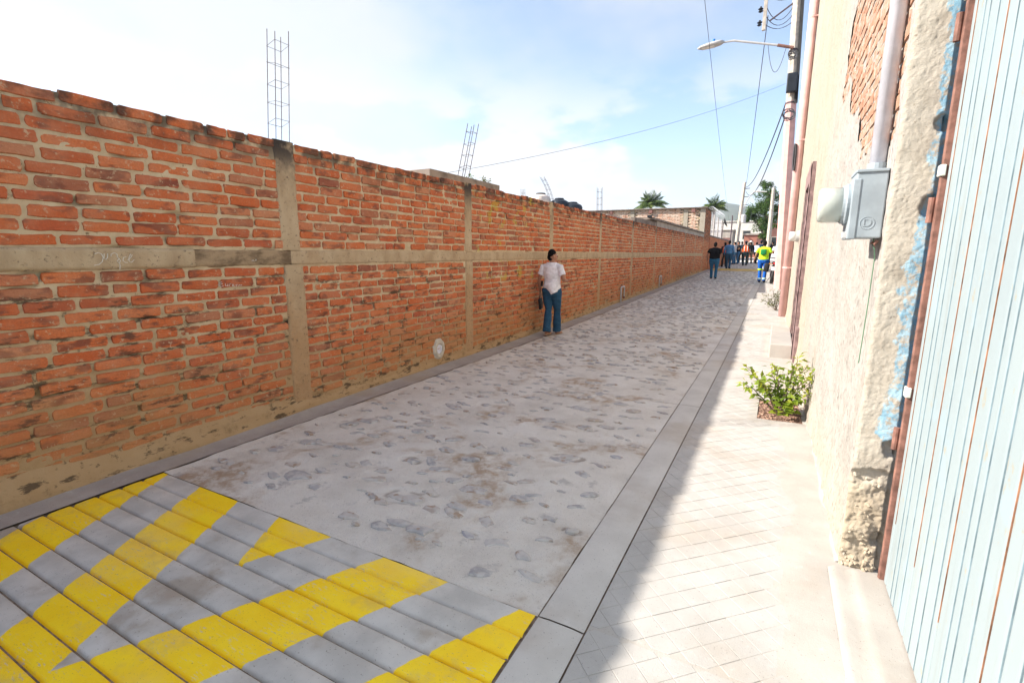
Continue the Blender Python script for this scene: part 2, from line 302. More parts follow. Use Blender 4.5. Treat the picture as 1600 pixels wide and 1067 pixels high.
# ------------------------------------------------------------------ builders
WORLD = {}
def thing(name, label, cat, loc=(0, 0, 0), group=None):
    o = bpy.data.objects.new(name, None); C.objects.link(o); o.empty_display_size = .2
    o.location = loc; WORLD[o.name] = Vector(loc); tag(o, label, cat, group); return o
def tag(o, label=None, cat=None, group=None, kind=None):
    if label: o['label'] = label
    if cat: o['category'] = cat
    if group: o['group'] = group
    if kind: o['kind'] = kind
    return o
def link(name, me, mat, parent=None, loc=None):
    """loc is a world position for the object's origin; mesh coordinates are relative to it"""
    o = bpy.data.objects.new(name, me); C.objects.link(o)
    if mat is not None and len(me.materials) == 0: me.materials.append(mat)
    w = Vector(loc) if loc is not None else (WORLD[parent.name] if parent else Vector((0, 0, 0)))
    if parent: o.parent = parent; o.location = w-WORLD[parent.name]
    else: o.location = w
    WORLD[o.name] = w; return o
class MB:
    def __init__(s): s.v = []; s.f = []; s.r = []
    def add(s, vs, fs, rnd=None):
        n = len(s.v); s.v += [tuple(v) for v in vs]; s.f += [tuple(i+n for i in f) for f in fs]
        if rnd is not None: s.r += [rnd]*len(vs)
        return s
    def box(s, x0, x1, y0, y1, z0, z1, M=None):
        v = [Vector(p) for p in ((x0, y0, z0), (x1, y0, z0), (x1, y1, z0), (x0, y1, z0), (x0, y0, z1), (x1, y0, z1), (x1, y1, z1), (x0, y1, z1))]
        if M: v = [M @ p for p in v]
        return s.add(v, [(0, 3, 2, 1), (4, 5, 6, 7), (0, 1, 5, 4), (1, 2, 6, 5), (2, 3, 7, 6), (3, 0, 4, 7)])
    def bbox(s, x0, x1, y0, y1, z0, z1, b=.01, M=None):
        """box with chamfered edges"""
        bm = bmesh.new(); bmesh.ops.create_cube(bm, size=1)
        for v in bm.verts: v.co = Vector(((x0+x1)/2+v.co.x*(x1-x0), (y0+y1)/2+v.co.y*(y1-y0), (z0+z1)/2+v.co.z*(z1-z0)))
        bmesh.ops.bevel(bm, geom=bm.edges[:], offset=b, segments=2, affect='EDGES', profile=.5)
        bm.verts.index_update()
        vs = [(M @ v.co) if M else v.co.copy() for v in bm.verts]; fs = [[v.index for v in f.verts] for f in bm.faces]; bm.free()
        return s.add(vs, fs)
    def tube(s, pts, rad, n=8, cap=True, ref=Vector((1, 0, 0))):
        pts = [Vector(p) for p in pts]; k = len(pts); base = len(s.v); ring = []
        for i, p in enumerate(pts):
            d = (pts[min(i+1, k-1)]-pts[max(i-1, 0)]); d = d.normalized() if d.length > 1e-9 else Vector((0, 0, 1))
            u = ref-d*ref.dot(d)
            if u.length < .15: u = Vector((0, 1, 0))-d*d.y
            if u.length < .15: u = Vector((0, 0, 1))-d*d.z
            u.normalize(); w = d.cross(u)
            r = rad[i] if isinstance(rad, (list, tuple)) else rad
            rx, ry = r if isinstance(r, (list, tuple)) else (r, r)
            for j in range(n):
                a = 2*math.pi*j/n; ring.append(p+u*(rx*math.cos(a))+w*(ry*math.sin(a)))
        fs = []
        for i in range(k-1):
            for j in range(n):
                fs.append((i*n+j, i*n+(j+1) % n, (i+1)*n+(j+1) % n, (i+1)*n+j))
        if cap: fs.append(tuple(range(n-1, -1, -1))); fs.append(tuple(range((k-1)*n, k*n)))
        return s.add(ring, fs)
    def lathe(s, prof, n=20, M=None):
        vs = []; fs = []
        for (r, z) in prof:
            for j in range(n):
                a = 2*math.pi*j/n; p = Vector((r*math.cos(a), r*math.sin(a), z)); vs.append(M @ p if M else p)
        for i in range(len(prof)-1):
            for j in range(n): fs.append((i*n+j, i*n+(j+1) % n, (i+1)*n+(j+1) % n, (i+1)*n+j))
        fs.append(tuple(range(n-1, -1, -1))); fs.append(tuple(range((len(prof)-1)*n, len(prof)*n)))
        return s.add(vs, fs)
    def ball(s, c, r, nu=12, nv=8):
        rx, ry, rz = r if isinstance(r, (tuple, list)) else (r, r, r); vs = []; fs = []
        for i in range(1, nv):
            t = math.pi*i/nv
            for j in range(nu):
                a = 2*math.pi*j/nu; vs.append((c[0]+rx*math.sin(t)*math.cos(a), c[1]+ry*math.sin(t)*math.sin(a), c[2]+rz*math.cos(t)))
        for i in range(nv-2):
            for j in range(nu): fs.append((i*nu+j, (i+1)*nu+j, (i+1)*nu+(j+1) % nu, i*nu+(j+1) % nu))
        vs += [(c[0], c[1], c[2]+rz), (c[0], c[1], c[2]-rz)]; a, b = len(vs)-2, len(vs)-1
        for j in range(nu): fs.append((a, j, (j+1) % nu)); fs.append((b, (nv-2)*nu+(j+1) % nu, (nv-2)*nu+j))
        return s.add(vs, fs)
    def mesh(s, name, off=Vector((0, 0, 0)), smooth=False):
        me = bpy.data.meshes.new(name); me.from_pydata([tuple(Vector(v)-off) for v in s.v], [], s.f)
        if len(s.r) == len(s.v) and s.r:
            at = me.attributes.new('rnd', 'FLOAT', 'POINT'); at.data.foreach_set('value', s.r)
        if smooth: me.polygons.foreach_set('use_smooth', [True]*len(me.polygons))
        me.update(); return me
    def build(s, name, mat, parent=None, loc=None, smooth=False):
        w = Vector(loc) if loc is not None else (WORLD[parent.name] if parent else Vector((0, 0, 0)))
        return link(name, s.mesh(name, w, smooth), mat, parent, w)
def recalc(o):
    bm = bmesh.new(); bm.from_mesh(o.data); bmesh.ops.recalc_face_normals(bm, faces=bm.faces[:]); bm.to_mesh(o.data); bm.free(); return o
def gz(Y):
    if Y < 6: return 0.
    if Y < 10: return .02*(Y-6)**2/8
    return .04+.02*(min(Y, 70)-10)
def nz(x, y, z=0., s=1.): return mn.noise(Vector((x*s, y*s, z*s)))
def gridmesh(us, vs, fn, keep=None):
    """fn(u,v)->point"""
    nu, nv = len(us), len(vs); m = MB(); m.v = [tuple(fn(u, v)) for v in vs for u in us]
    for j in range(nv-1):
        for i in range(nu-1):
            if keep is None or keep((us[i]+us[i+1])/2, (vs[j]+vs[j+1])/2): m.f.append((j*nu+i, j*nu+i+1, (j+1)*nu+i+1, (j+1)*nu+i))
    return m
def span(a, b, step):
    n = max(1, int(round((b-a)/step))); return [a+(b-a)*i/n for i in range(n+1)]

# ================================================================== SETTING
XW = -3.86                              # street face of the brick wall
XG0, XG1 = -3.585, -0.755               # road edges
XK = -0.55                              # kerb / sidewalk joint
YEND = 62.0
def wallx(Y): return .41-.0136*(Y-2.65)  # face of the rendered house on the right
ys = [-400, -60, -20, -6, 0, 3]+span(6, 70, 2)+[120, 300, 900, 2050]
xs = [-2050, -800, -200, -60, -20, -8, -3.9, -.6, 1, 8, 20, 60, 200, 800, 2050]
gm = gridmesh(xs, ys, lambda x, y: (x, y, gz(y)-.06))
tag(gm.build('ground', MT['dirt']), kind='structure')

# ---- road: dirt bed, concrete slabs, stones set in the concrete
bed = gridmesh([XG0-.3, XK+.02], span(-2.5, YEND, .8), lambda x, y: (x, y, gz(y)-.014))
road = tag(bed.build('road', MT['dirt']), kind='structure')
rr = random.Random(5)
spots = []
y = 1.85
while y < 44:
    x = XG0+.10+rr.uniform(0, .2)
    while x < XG1-.08:
        yy = y+rr.uniform(-.08, .08); q = nz(x, yy, 2, .9)
        if rr.random() < .86+.4*q and yy < 43.8: spots.append((x+rr.uniform(-.05, .05), yy, rr.uniform(.026, .072)*(1.5 if rr.random() < .14 else 1), rr.uniform(.5, .9)))
        x += rr.uniform(.13, .30)
    y += .165
spots.sort(key=lambda s: s[1]-.25*s[0])
from mathutils.kdtree import KDTree
kd = KDTree(len(spots))
for i, p in enumerate(spots): kd.insert((p[0], p[1], 0), i)
kd.balance()
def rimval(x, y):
    """(dark ring round a stone, hollow in the concrete there)"""
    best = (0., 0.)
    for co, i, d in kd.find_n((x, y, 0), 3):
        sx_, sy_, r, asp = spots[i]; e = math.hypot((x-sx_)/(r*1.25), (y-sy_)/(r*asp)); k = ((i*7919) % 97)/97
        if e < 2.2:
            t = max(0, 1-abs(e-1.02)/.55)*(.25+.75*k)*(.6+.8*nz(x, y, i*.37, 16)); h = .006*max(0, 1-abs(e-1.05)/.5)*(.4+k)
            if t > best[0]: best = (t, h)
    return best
joints = [1.67, 5.02, 8.35, 11.7, 15.0, 18.4, 21.7, 25.0, 28.4, 31.9, 35.3, 39.0, 44.0, 50.0, YEND]
def roadz(x, y): return gz(y)+.007*nz(x, y, 3, 1.6)+.006*nz(x, y, 9, 5)+.004*nz(x, y, 1, 13)
for a, b in zip(joints[:-1], joints[1:]):
    st = .022 if a < 4 else (.035 if a < 8 else (.08 if a < 20 else .3))
    g = .003
    m = gridmesh(span(XG0+.003, XG1-.003, st), span(a+g, b-g, st), lambda x, y: (x, y, roadz(x, y)))
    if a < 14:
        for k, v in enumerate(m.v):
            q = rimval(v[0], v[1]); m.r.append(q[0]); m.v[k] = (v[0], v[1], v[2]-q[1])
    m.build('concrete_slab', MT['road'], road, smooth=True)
def stone_mesh(i):
    rr = random.Random(100+i); n = 9; m = MB(); out = []
    for j in range(n):
        a = 2*math.pi*j/n; r = 1+rr.uniform(-.28, .28); out.append((math.cos(a)*r, math.sin(a)*r*rr.uniform(.8, 1.1)))
    tilt = rr.uniform(-.006, .006); t2 = rr.uniform(-.007, .003)
    vs = [(x, y, -.012) for x, y in out]+[(x*.9, y*.9, .001+tilt*x+t2*y) for x, y in out]+[(x*.62, y*.62, .006+tilt*x+t2*y+rr.uniform(-.0015, .0015)) for x, y in out]+[(0, 0, .006)]
    fs = []
    for k in (0, 1):
        for j in range(n): fs.append((k*n+j, k*n+(j+1) % n, (k+1)*n+(j+1) % n, (k+1)*n+j))
    for j in range(n): fs.append((2*n+j, 2*n+(j+1) % n, 3*n))
    m.add(vs, fs); return m
SM = [stone_mesh(i) for i in range(14)]
SMe = [m.mesh('stone', smooth=False) for m in SM]
for me in SMe: me.materials.append(MT['stone'])
far = MB()
for i, (x, y, r, asp) in enumerate(spots):
    k = i % 14; rot = rr.uniform(-.5, .5)
    if i < 290:
        o = bpy.data.objects.new('stone', SMe[k]); C.objects.link(o); o.parent = road
        o.location = (x, y, roadz(x, y)-rr.uniform(.0, .0035)); o.scale = (r*1.25, r*asp, 1.); o.rotation_euler = (0, 0, rot)
    else:
        M = Matrix.Translation((x, y, gz(y)+.003)) @ Matrix.Rotation(rot, 4, 'Z') @ Matrix.Diagonal((r*1.3, r*asp, 1.3, 1))
        far.add([M @ Vector(v) for v in SM[k].v], SM[k].f, rr.random())
tag(far.build('stones', MT['stone'], road), kind='stuff')

# ---- gutter strip under the wall
m = gridmesh(span(XW+.01, XG0-.006, .055), span(-2.5, 20, .08)+span(20.5, 33.5, .5), lambda x, y: (x, y, gz(y)+.004+.004*nz(x, y, 4, 2.2)+.02*max(0, (-3.74-x))/.12))
tag(m.build('gutter', MT['gutter'], smooth=True), kind='structure')
# ---- kerb strip, flush with the road
kb = gridmesh([XG1-.02, XK+.02], span(-2.5, YEND, .8), lambda x, y: (x, y, gz(y)-.010))
kerb = tag(kb.build('kerb', MT['dirt']), kind='structure')
for a, b in zip([-2.4, -1.65]+joints[:-1], [-1.65]+joints):
    st = .05 if a < 6 else .3
    m = gridmesh(span(XG1+.003, XK-.004, .05), span(a+.004, b-.004, st), lambda x, y: (x, y, gz(y)+.004+.003*nz(x, y, 6, 2)-.004*max(0, 1-min(x-XG1-.003, XK-.004-x)/.012)))
    m.build('kerb_slab', MT['kerb'], kerb, smooth=True)
# ---- sidewalk with stamped pavers laid at 45 degrees
PX0, PX1, PY0, PY1 = -.045, .365, 4.93, 5.62      # planting pit
def inpit(x, y): return PX0 < x < PX1 and PY0 < y < PY1
sx = [XK+.004, -.4, -.3, -.2, -.12, PX0, .02, .08, .12, .15, .18, .21, .24, .27, .30, .33, PX1, .45, .62]
sy = sorted(set(span(-2.5, 4.8, .045)+[PY0, PY0+.2, PY0+.4, PY1]+span(5.8, 14, .2)+span(14.5, YEND, .5)))
m = gridmesh(sx, sy, lambda x, y: (x, y, gz(y)+.0026+.010*max(0, min(1, (x-.10)/.22))*(.7+.9*nz(x, y, 2, 3.5))+.012*max(0, x-.30)), lambda x, y: not inpit(x, y))
sidewalk = tag(m.build('sidewalk', MT['pavebase'], smooth=True), kind='structure')
Q = .0975*math.sqrt(2)
def clip(poly, f):
    out = []
    for i in range(len(poly)):
        a, b = poly[i], poly[(i+1) % len(poly)]; fa, fb = f(a), f(b)
        if fa >= 0: out.append(a)
        if (fa >= 0) != (fb >= 0): t = fa/(fa-fb); out.append((a[0]+(b[0]-a[0])*t, a[1]+(b[1]-a[1])*t))
    return out
def tile_geo(poly, cx, cy, h=.0028):
    n = len(poly); c = [(x-cx, y-cy) for x, y in poly]
    ins = []
    for x, y in c:
        l = math.hypot(x, y) or 1; ins.append((x*(1-.0018/l), y*(1-.0018/l)))
    vs = [(x, y, -.006) for x, y in c]+[(x, y, h-.0010) for x, y in c]+[(x, y, h) for x, y in ins]
    fs = [tuple(range(2*n, 3*n))]
    for k in (0, 1):
        for j in range(n): fs.append((k*n+j, k*n+(j+1) % n, (k+1)*n+(j+1) % n, (k+1)*n+j))
    return vs, fs
hq = Q/2-.0016
whole = MB(); v_, f_ = tile_geo([(hq, 0), (0, hq), (-hq, 0), (0, -hq)], 0, 0); whole.add(v_, f_)
whole_me = whole.mesh('paver'); whole_me.materials.append(MT['paver'])
tiles = []
for i in range(-6, 480):
    for j in range(-12, 14):
        cx_ = XK+.01+j*Q/2; cy_ = -1.0+i*Q+(Q/2 if j % 2 else 0)
        if not (XK-.08 < cx_ < .31) or cy_ > 33 or cy_ < .6: continue
        if PX0-.06 < cx_ and PY0-.08 < cy_ < PY1+.07: continue
        if cx_ > .29: continue
        if 7.9 < cy_ < 10.2 and cx_ > -.07: continue
        poly = [(cx_+hq, cy_), (cx_, cy_+hq), (cx_-hq, cy_), (cx_, cy_-hq)]
        p2 = clip(poly, lambda p: p[0]-(XK+.006))
        if abs(cy_-1.715) < Q/2: p2 = clip(p2, (lambda p: p[1]-1.722) if cy_ > 1.715 else (lambda p: 1.708-p[1])) if p2 else p2
        if len(p2) < 3: continue
        tiles.append((cx_, cy_, p2, len(p2) == 4 and p2 == poly))
tiles.sort(key=lambda t: t[1])
near_t = [t for t in tiles if t[1] > 1.25][:295]; ids = set(id(t) for t in near_t); far = MB()
for t in tiles:
    cx_, cy_, p2, full = t; zz = gz(cy_)+.0015+random.uniform(-.0008, .0008)
    if id(t) in ids:
        if full: me = whole_me
        else:
            q = MB(); v_, f_ = tile_geo(p2, cx_, cy_); q.add(v_, f_); me = q.mesh('paver'); me.materials.append(MT['paver'])
        o = bpy.data.objects.new('paver', me); C.objects.link(o); o.parent = sidewalk; o.location = (cx_, cy_, zz)
    else:
        v_, f_ = tile_geo(p2, cx_, cy_); far.add([(a+cx_, b+cy_, c+zz) for a, b, c in v_], f_)
tag(far.build('pavers', MT['paver'], sidewalk), kind='stuff')
# soil in the planting pit with wood chips
m = gridmesh(span(PX0-.01, PX1+.03, .025), span(PY0-.01, PY1+.01, .025), lambda x, y: (x, y, -.004+.012*nz(x, y, 1, 9)+.008*nz(x, y, 5, 28)))
soil = tag(m.build('planting_soil', MT['soil'], smooth=True), kind='structure')
ch = MB(); r2 = random.Random(3)
for i in range(420):
    x = r2.uniform(PX0+.01, PX1-.01); y = r2.uniform(PY0+.01, PY1-.02); s = r2.uniform(.004, .012)
    M = Matrix.Translation((x, y, -.001+.012*nz(x, y, 1, 9)+s*.2)) @ Matrix.Rotation(r2.uniform(0, 6), 4, 'Z') @ Matrix.Rotation(r2.uniform(-.6, .6), 4, 'X')
    ch.box(-s, s, -s*.55, s*.55, -s*.3, s*.3, M)
tag(ch.build('wood_chips', plain('wood_chip', (.36, .23, .17), .9, .5, 40, .4), soil), kind='stuff')
# raised threshold in front of the metal door
m = gridmesh(span(.345, .57, .03), span(-1.5, 2.63, .05), lambda x, y: (x, y, .012+.02*min(1, max(0, (x-.345)/.03))-.022*math.exp(-((x-.405-.01*nz(0, y, 1, 2))/.012)**2)+.004*nz(x, y, 3, 8)))
tag(m.build('door_threshold', MT['pavebase'], smooth=True), kind='structure')
# rubble and dust fillet along the foot of the house
m = gridmesh([0, .3, .6, 1], span(2.70, 12.6, .06), lambda u, y: (wallx(y)-.07*(1-u)*(1+.6*nz(0, y, 1, 3))+.015, y, gz(y)+.004+.03*u*u*(1+.6*nz(1, y, 2, 5))))
tag(m.build('dust_fillet', MT['pavebase'], smooth=True), kind='structure')

# ---- ribbed speed hump
hump = thing('speed_hump', 'ribbed concrete speed hump with yellow painted chevrons across the lane', 'speed hump', (-2.17, .8, 0))
m = MB(); m.box(XG0+.01, XG1-.006, -1.9, 1.655, -.05, -.020); m.build('base_slab', MT['hump'], hump)
HD = -.0145
prof = [(-.0610, -.003), (-.0575, .005), (-.0530, .0125), (-.046, .0165), (0, .0200), (.046, .0190), (.0530, .0150), (.0575, .004), (.0610, -.003)]
e0 = 1.5425
xs_ = span(XG0+.012, XG1-.010, .04)
for k in range(27):
    yc = e0-.0625-.125*k+.0; m = gridmesh(xs_, list(range(len(prof))), lambda x, i: (x, yc+prof[i][0], prof[i][1]*(1 if XG0+.02 < x < XG1-.02 else .8)+HD+.0012*nz(x, yc+prof[i][0], 2, 9)))
    m.build('rib', MT['hump'], hump, smooth=True)
m = gridmesh(xs_, [1.538, 1.541, 1.546, 1.552]+span(1.56, 1.667, .0175), lambda x, y: (x, y, -.0145+.0155*max(0, min(1, (y-1.538)/.016))+.001*nz(x, y, 4, 12)))
m.build('ramp_lip', MT['hump'], hump, smooth=True)

# ================================================================== BRICK WALL
wall = thing('brick_wall', 'long red brick boundary wall with concrete columns and a middle band', 'wall', (XW, 12, 0))
ZB0, ZB1, CH, ZTOP = 1.368, 1.508, .0832, 2.425
cols = [-2.75, .15, 3.03, 5.93, 8.83, 11.80, 14.83, 17.95, 21.05, 24.2, 27.3, 30.35]
CW = .095
Y0, Y1 = -2.75, 30.4
def cover(y, z):                       # mortar swelling out over the lowest courses and in random smears
    zz = z-gz(y)
    c = .012*max(0, min(1, (.27+.14*nz(0, y, 7, 1.3)-zz)/.22))
    q = nz(3, y, z, 2.1); c += .008*max(0, q-.42)/.3
    return c
def mort(y, z):
    gouge = max(0, nz(6, y*.45, z*1.7, 8)-.34)*.11
    return -.0040-gouge*(1 if z-gz(y) > .3 else .3)+.0045*nz(1, y, z, 11)+.0045*nz(4, y, z, 34)+cover(y, z)
def zcoords(st): return span(-.05, ZTOP-.012, st)
for (a, b, sy_, sz_) in ((Y0, .5, .03, .03), (.5, 6.0, .0115, .0125), (6.0, 12.0, .022, .02), (12.0, Y1, .06, .045)):
    m = gridmesh(span(a, b, sy_), zcoords(sz_), lambda y, z: (XW+mort(y, z)+(.006*nz(0, y, z, 3)), y, z+(gz(y) if z < .02 else 0)))
    if a == Y0:
        m.box(XW-.15, XW-.035, Y0, Y1, -.1, ZTOP-.02)
    m.build('mortar', MT['mortar'], wall, smooth=True)
def brick_geo(i):
    r_ = random.Random(i); j = lambda q: r_.uniform(-q, q); o = []
    L = H_ = .5; cs = [(r_.uniform(.015, .06), r_.uniform(.08, .26)) for _ in range(4)]
    o += [(-L+cs[0][0], -H_), (-.22+j(.05), -H_), (.0+j(.05), -H_), (.22+j(.05), -H_), (L-cs[1][0], -H_), (L, -H_+cs[1][1]), (L, j(.1)), (L, H_-cs[2][1]),
          (L-cs[2][0], H_), (.22+j(.05), H_), (j(.05), H_), (-.22+j(.05), H_), (-L+cs[3][0], H_), (-L, H_-cs[3][1]), (-L, j(.1)), (-L, -H_+cs[0][1])]
    o = [(y+j(.010), z+j(.055)) for y, z in o]
    n = len(o); vs = [(-.009+j(.002), y*1.005, z*1.02) for y, z in o]
    vs += [(.0046+j(.0022), y*.972, z*.86) for y, z in o]+[(.0062+j(.002), j(.1), j(.1))]
    fs = [(q, (q+1) % n, n+(q+1) % n, n+q) for q in range(n)]+[(n+q, n+(q+1) % n, 2*n) for q in range(n)]
    return vs, fs
BG = [brick_geo(i) for i in range(24)]
BM = []
for v_, f_ in BG:
    q = MB(); q.add(v_, f_); me = q.mesh('brick', smooth=False); me.materials.append(MT['brick']); BM.append(me)
bricks = []
rb = random.Random(11)
courses = [ZB1+.004+CH*(i+.5) for i in range(11)]+[ZB0-.004-CH*(i+.5) for i in range(16)]
topz = [0]
for ci, zc in enumerate(courses):
    for bi in range(len(cols)-1):
        a, b = cols[bi]+CW-.01, cols[bi+1]-CW+.01
        if bi >= len(cols)-2: b = cols[bi+1]
        y = a+rb.choice((0, -.14))*(1 if ci % 2 else .5)+rb.uniform(-.05, .03)-(.14 if ci % 2 else 0)
        while y < b:
            L = rb.gauss(.268, .012); 
            if rb.random() < .07: L *= .5
            s, e = max(y, a), min(y+L, b); y += L+rb.uniform(.014, .028)
            if e-s < .045: continue
            yc = (s+e)/2
            if zc-.03 < gz(yc)+.05: continue
            zz = zc+.006*nz(0, yc, ci, .8)+rb.uniform(-.003, .003)
            # mortar filled gap next to the band now and then, as in the photograph
            if abs(zc-courses[0]) < .01 and rb.random() < .12 and e-s > .2: e -= .09; yc = (s+e)/2
            bricks.append((yc, zz, e-s, .0655+rb.uniform(-.006, .007), rb.uniform(-.005, .0035)+(.008 if rb.random() < .10 else 0), rb.uniform(-.014, .014), rb.randrange(24), ci))
def show(bk):
    yc, zz = bk[0], bk[1]
    p = CAMR.transposed() @ (Vector((XW, yc, zz))-Vector((0, 0, EYE)))
    if p.z > -.2: return -1
    x, y = CX+FOC*p.x/-p.z, CY-FOC*p.y/-p.z
    if not (-10 < x < 1600 and -20 < y < 1067): return -1
    return bk[2]/(-p.z)
bricks.sort(key=show, reverse=True)
far = MB()
for i, (yc, zz, L, h, dx, rot, k, ci) in enumerate(bricks):
    if ci == 10: zz += rb.uniform(-.006, .010)
    if i < 298:
        o = bpy.data.objects.new('brick', BM[k]); C.objects.link(o); o.parent = wall
        o.location = Vector((XW+dx, yc, zz))-WORLD[wall.name]; o.scale = (1, L, h); o.rotation_euler = (rot, 0, 0)
    else:
        M = Matrix.Translation((XW+dx, yc, zz)) @ Matrix.Rotation(rot, 4, 'X') @ Matrix.Diagonal((1, L, h, 1))
        far.add([M @ Vector(v) for v in BG[k][0]], BG[k][1], rb.random())
tag(far.build('bricks', MT['brick'], wall), kind='stuff')
# columns and the horizontal band
def colmesh(yc, z0, z1, st, w=CW):
    us = span(-w, w, st); edge = lambda u: max(0, abs(u)-w+.022)/.022
    return gridmesh(us, span(z0, z1, st), lambda u, z: (XW+.010+.004*nz(u, z, yc, 9)+.004*nz(u, z, yc+5, 30)-.016*edge(u)**2, yc+u+(.014*nz(z, yc, 2, 14) if abs(u) > w-.01 else 0), z))
for yc in cols:
    st = .0135 if 0 < yc < 6.5 else .045
    w = CW*(1.12 if abs(yc-3.03) < .1 else 1)
    for (z0, z1) in ((gz(yc)-.02, ZB0+.005), (ZB1-.005, ZTOP+.004)):
        m = colmesh(yc+(.02 if z0 < 1 else 0), z0, z1, st, w)
        if z0 > 1: m.box(XW-.145, XW-.005, yc-w+.01, yc+w-.01, ZB1, ZTOP+.002)
        m.build('column', MT['column'], wall, smooth=True)
bands = [(Y0, .9), (.9, 2.18), (2.18, 3.02), (3.02, 5.9), (5.9, 8.8), (8.8, 11.8), (11.8, 14.8), (14.8, 17.9), (17.9, 24.2), (24.2, Y1)]
for i, (a, b) in enumerate(bands):
    st = .016 if b < 6.5 else .05; pr = (.004, .018, .008, .009, .006, .01, .006, .008, .006, .006)[i]; rough = 1.0 if i not in (1,) else .25
    zs = span(ZB0, ZB1, .0145)
    m = gridmesh(span(a, b, st), zs, lambda y, z: (XW+pr+.003*rough*nz(y, z, 2, 8)+.003*rough*nz(y, z, 7, 28)-(.02 if (z < ZB0+.004 or z > ZB1-.004) else 0), y, z+(.006*nz(y, 1, 3, 6) if z < ZB0+.01 else 0)))
    n = len(m.v); 
    for yy in (a, b):
        m.add([(XW-.02, yy, ZB0), (XW-.02, yy, ZB1), (XW+pr, yy, ZB1-.006), (XW+pr, yy, ZB0+.006)], [(0, 1, 2, 3)])
    m.build('band', MT['column'] if i != 2 else MT['darkband'], wall, smooth=True)
# swollen plinth of render along the foot
def plinth(y, t):
    prof_ = [(.075, -.03), (.070, .03), (.055, .085), (.030, .12), (.006, .165), (-.012, .20)]
    i = min(4, int(t)); q = t-i; p, z = [prof_[i][k]*(1-q)+prof_[i+1][k]*q for k in (0, 1)]
    f = max(.12, min(1, (4.2-y)/2.2)) if y > 2 else 1
    return (XW-.004+p*(.30+.70*f)*(1+.35*nz(y, t*.3, 1, 2.3))+.004*nz(y, t, 4, 16), y, gz(y)+z*(.6+.5*f)*(1+.25*nz(y, 0, 3, 1.7)))
m = gridmesh(span(Y0, 6, .03)+span(6.1, Y1, .1), span(0, 4.999, .4), plinth); m.build('plinth', MT['mortar'], wall, smooth=True)
# drain mouth with a ring of pale cement
dc = Vector((XW+.012, 5.19, .235))
Md = Matrix.Translation(dc) @ Matrix.Rotation(R(90), 4, 'Y')
m = MB(); n = 22; ring = []
for k, (r_, h) in enumerate(((.145, -.012), (.125, .010), (.085, .014), (.066, .008), (.062, -.02))):
    for j in range(n):
        a = 2*math.pi*j/n; q = r_*(1+(.12*nz(math.cos(a), math.sin(a), k, 2) if k < 2 else 0)); ring.append(Md @ Vector((q*math.cos(a), q*.9*math.sin(a), h)))
m.add(ring, [(k*n+j, k*n+(j+1) % n, (k+1)*n+(j+1) % n, (k+1)*n+j) for k in range(4) for j in range(n)])
dr = m.build('drain_collar', plain('pale_cement', (.50, .45, .37), .95, .2, 20, .5), wall, smooth=True)
m = MB(); m.lathe([(.063, -.004), (.061, .004), (.040, .004), (.040, -.03)], 20, Md); m.build('drain_pipe_end', MT['conduit'], dr)
m = MB(); m.lathe([(.0395, -.025), (.0395, -.02)], 20, Md); m.build('pipe_hollow', MT['black'], dr)
# chalk scrawl on the band and on one brick
def chalk(strokes, ox, oy, sc, xoff, name, label):
    m = MB()
    for s in strokes:
        pts = [onX(ox+x/sc, oy+y/sc, XW+xoff) for x, y in s]; m.tube(pts, .0022, 5)
    o = m.build(name, MT['chalk'], wall); o['label'] = label
chalk([[(150, 90), (178, 80), (205, 90), (220, 120), (212, 155), (185, 178), (145, 186)], [(228, 88), (226, 125), (243, 137), (256, 118), (256, 88)],
       [(285, 112), (285, 92), (312, 80), (335, 92), (338, 118), (352, 128), (366, 150), (350, 164), (336, 148), (352, 130)], [(356, 164), (361, 190), (358, 221)],
       [(410, 116), (388, 120), (384, 146), (402, 160), (424, 163)], [(424, 140), (450, 120), (462, 96), (448, 92), (434, 120), (436, 152), (456, 160), (478, 138)]],
      120, 380, 5.333, .0205, 'chalk_writing', 'scrawled white chalk letters on the concrete band')
chalk([[(1210, 325), (1188, 328), (1182, 350), (1196, 362), (1222, 358)], [(1196, 343), (1216, 338)], [(1238, 336), (1238, 356), (1256, 356), (1258, 338), (1260, 360)], [(1272, 358), (1272, 340), (1288, 336)],
       [(1298, 352), (1310, 346), (1300, 338), (1296, 356), (1316, 360)], [(1338, 344), (1324, 350), (1334, 360)], [(1348, 360), (1352, 346), (1364, 352), (1376, 348)]],
      120, 380, 5.333, .0085, 'chalk_writing', 'small white chalk word on one red brick')
chalk([[(1458, 150), (1468, 140), (1478, 152)], [(1486, 148), (1494, 134), (1498, 146)]], 120, 380, 5.333, .0135, 'chalk_writing', 'tiny chalk mark on the dark end of the band')

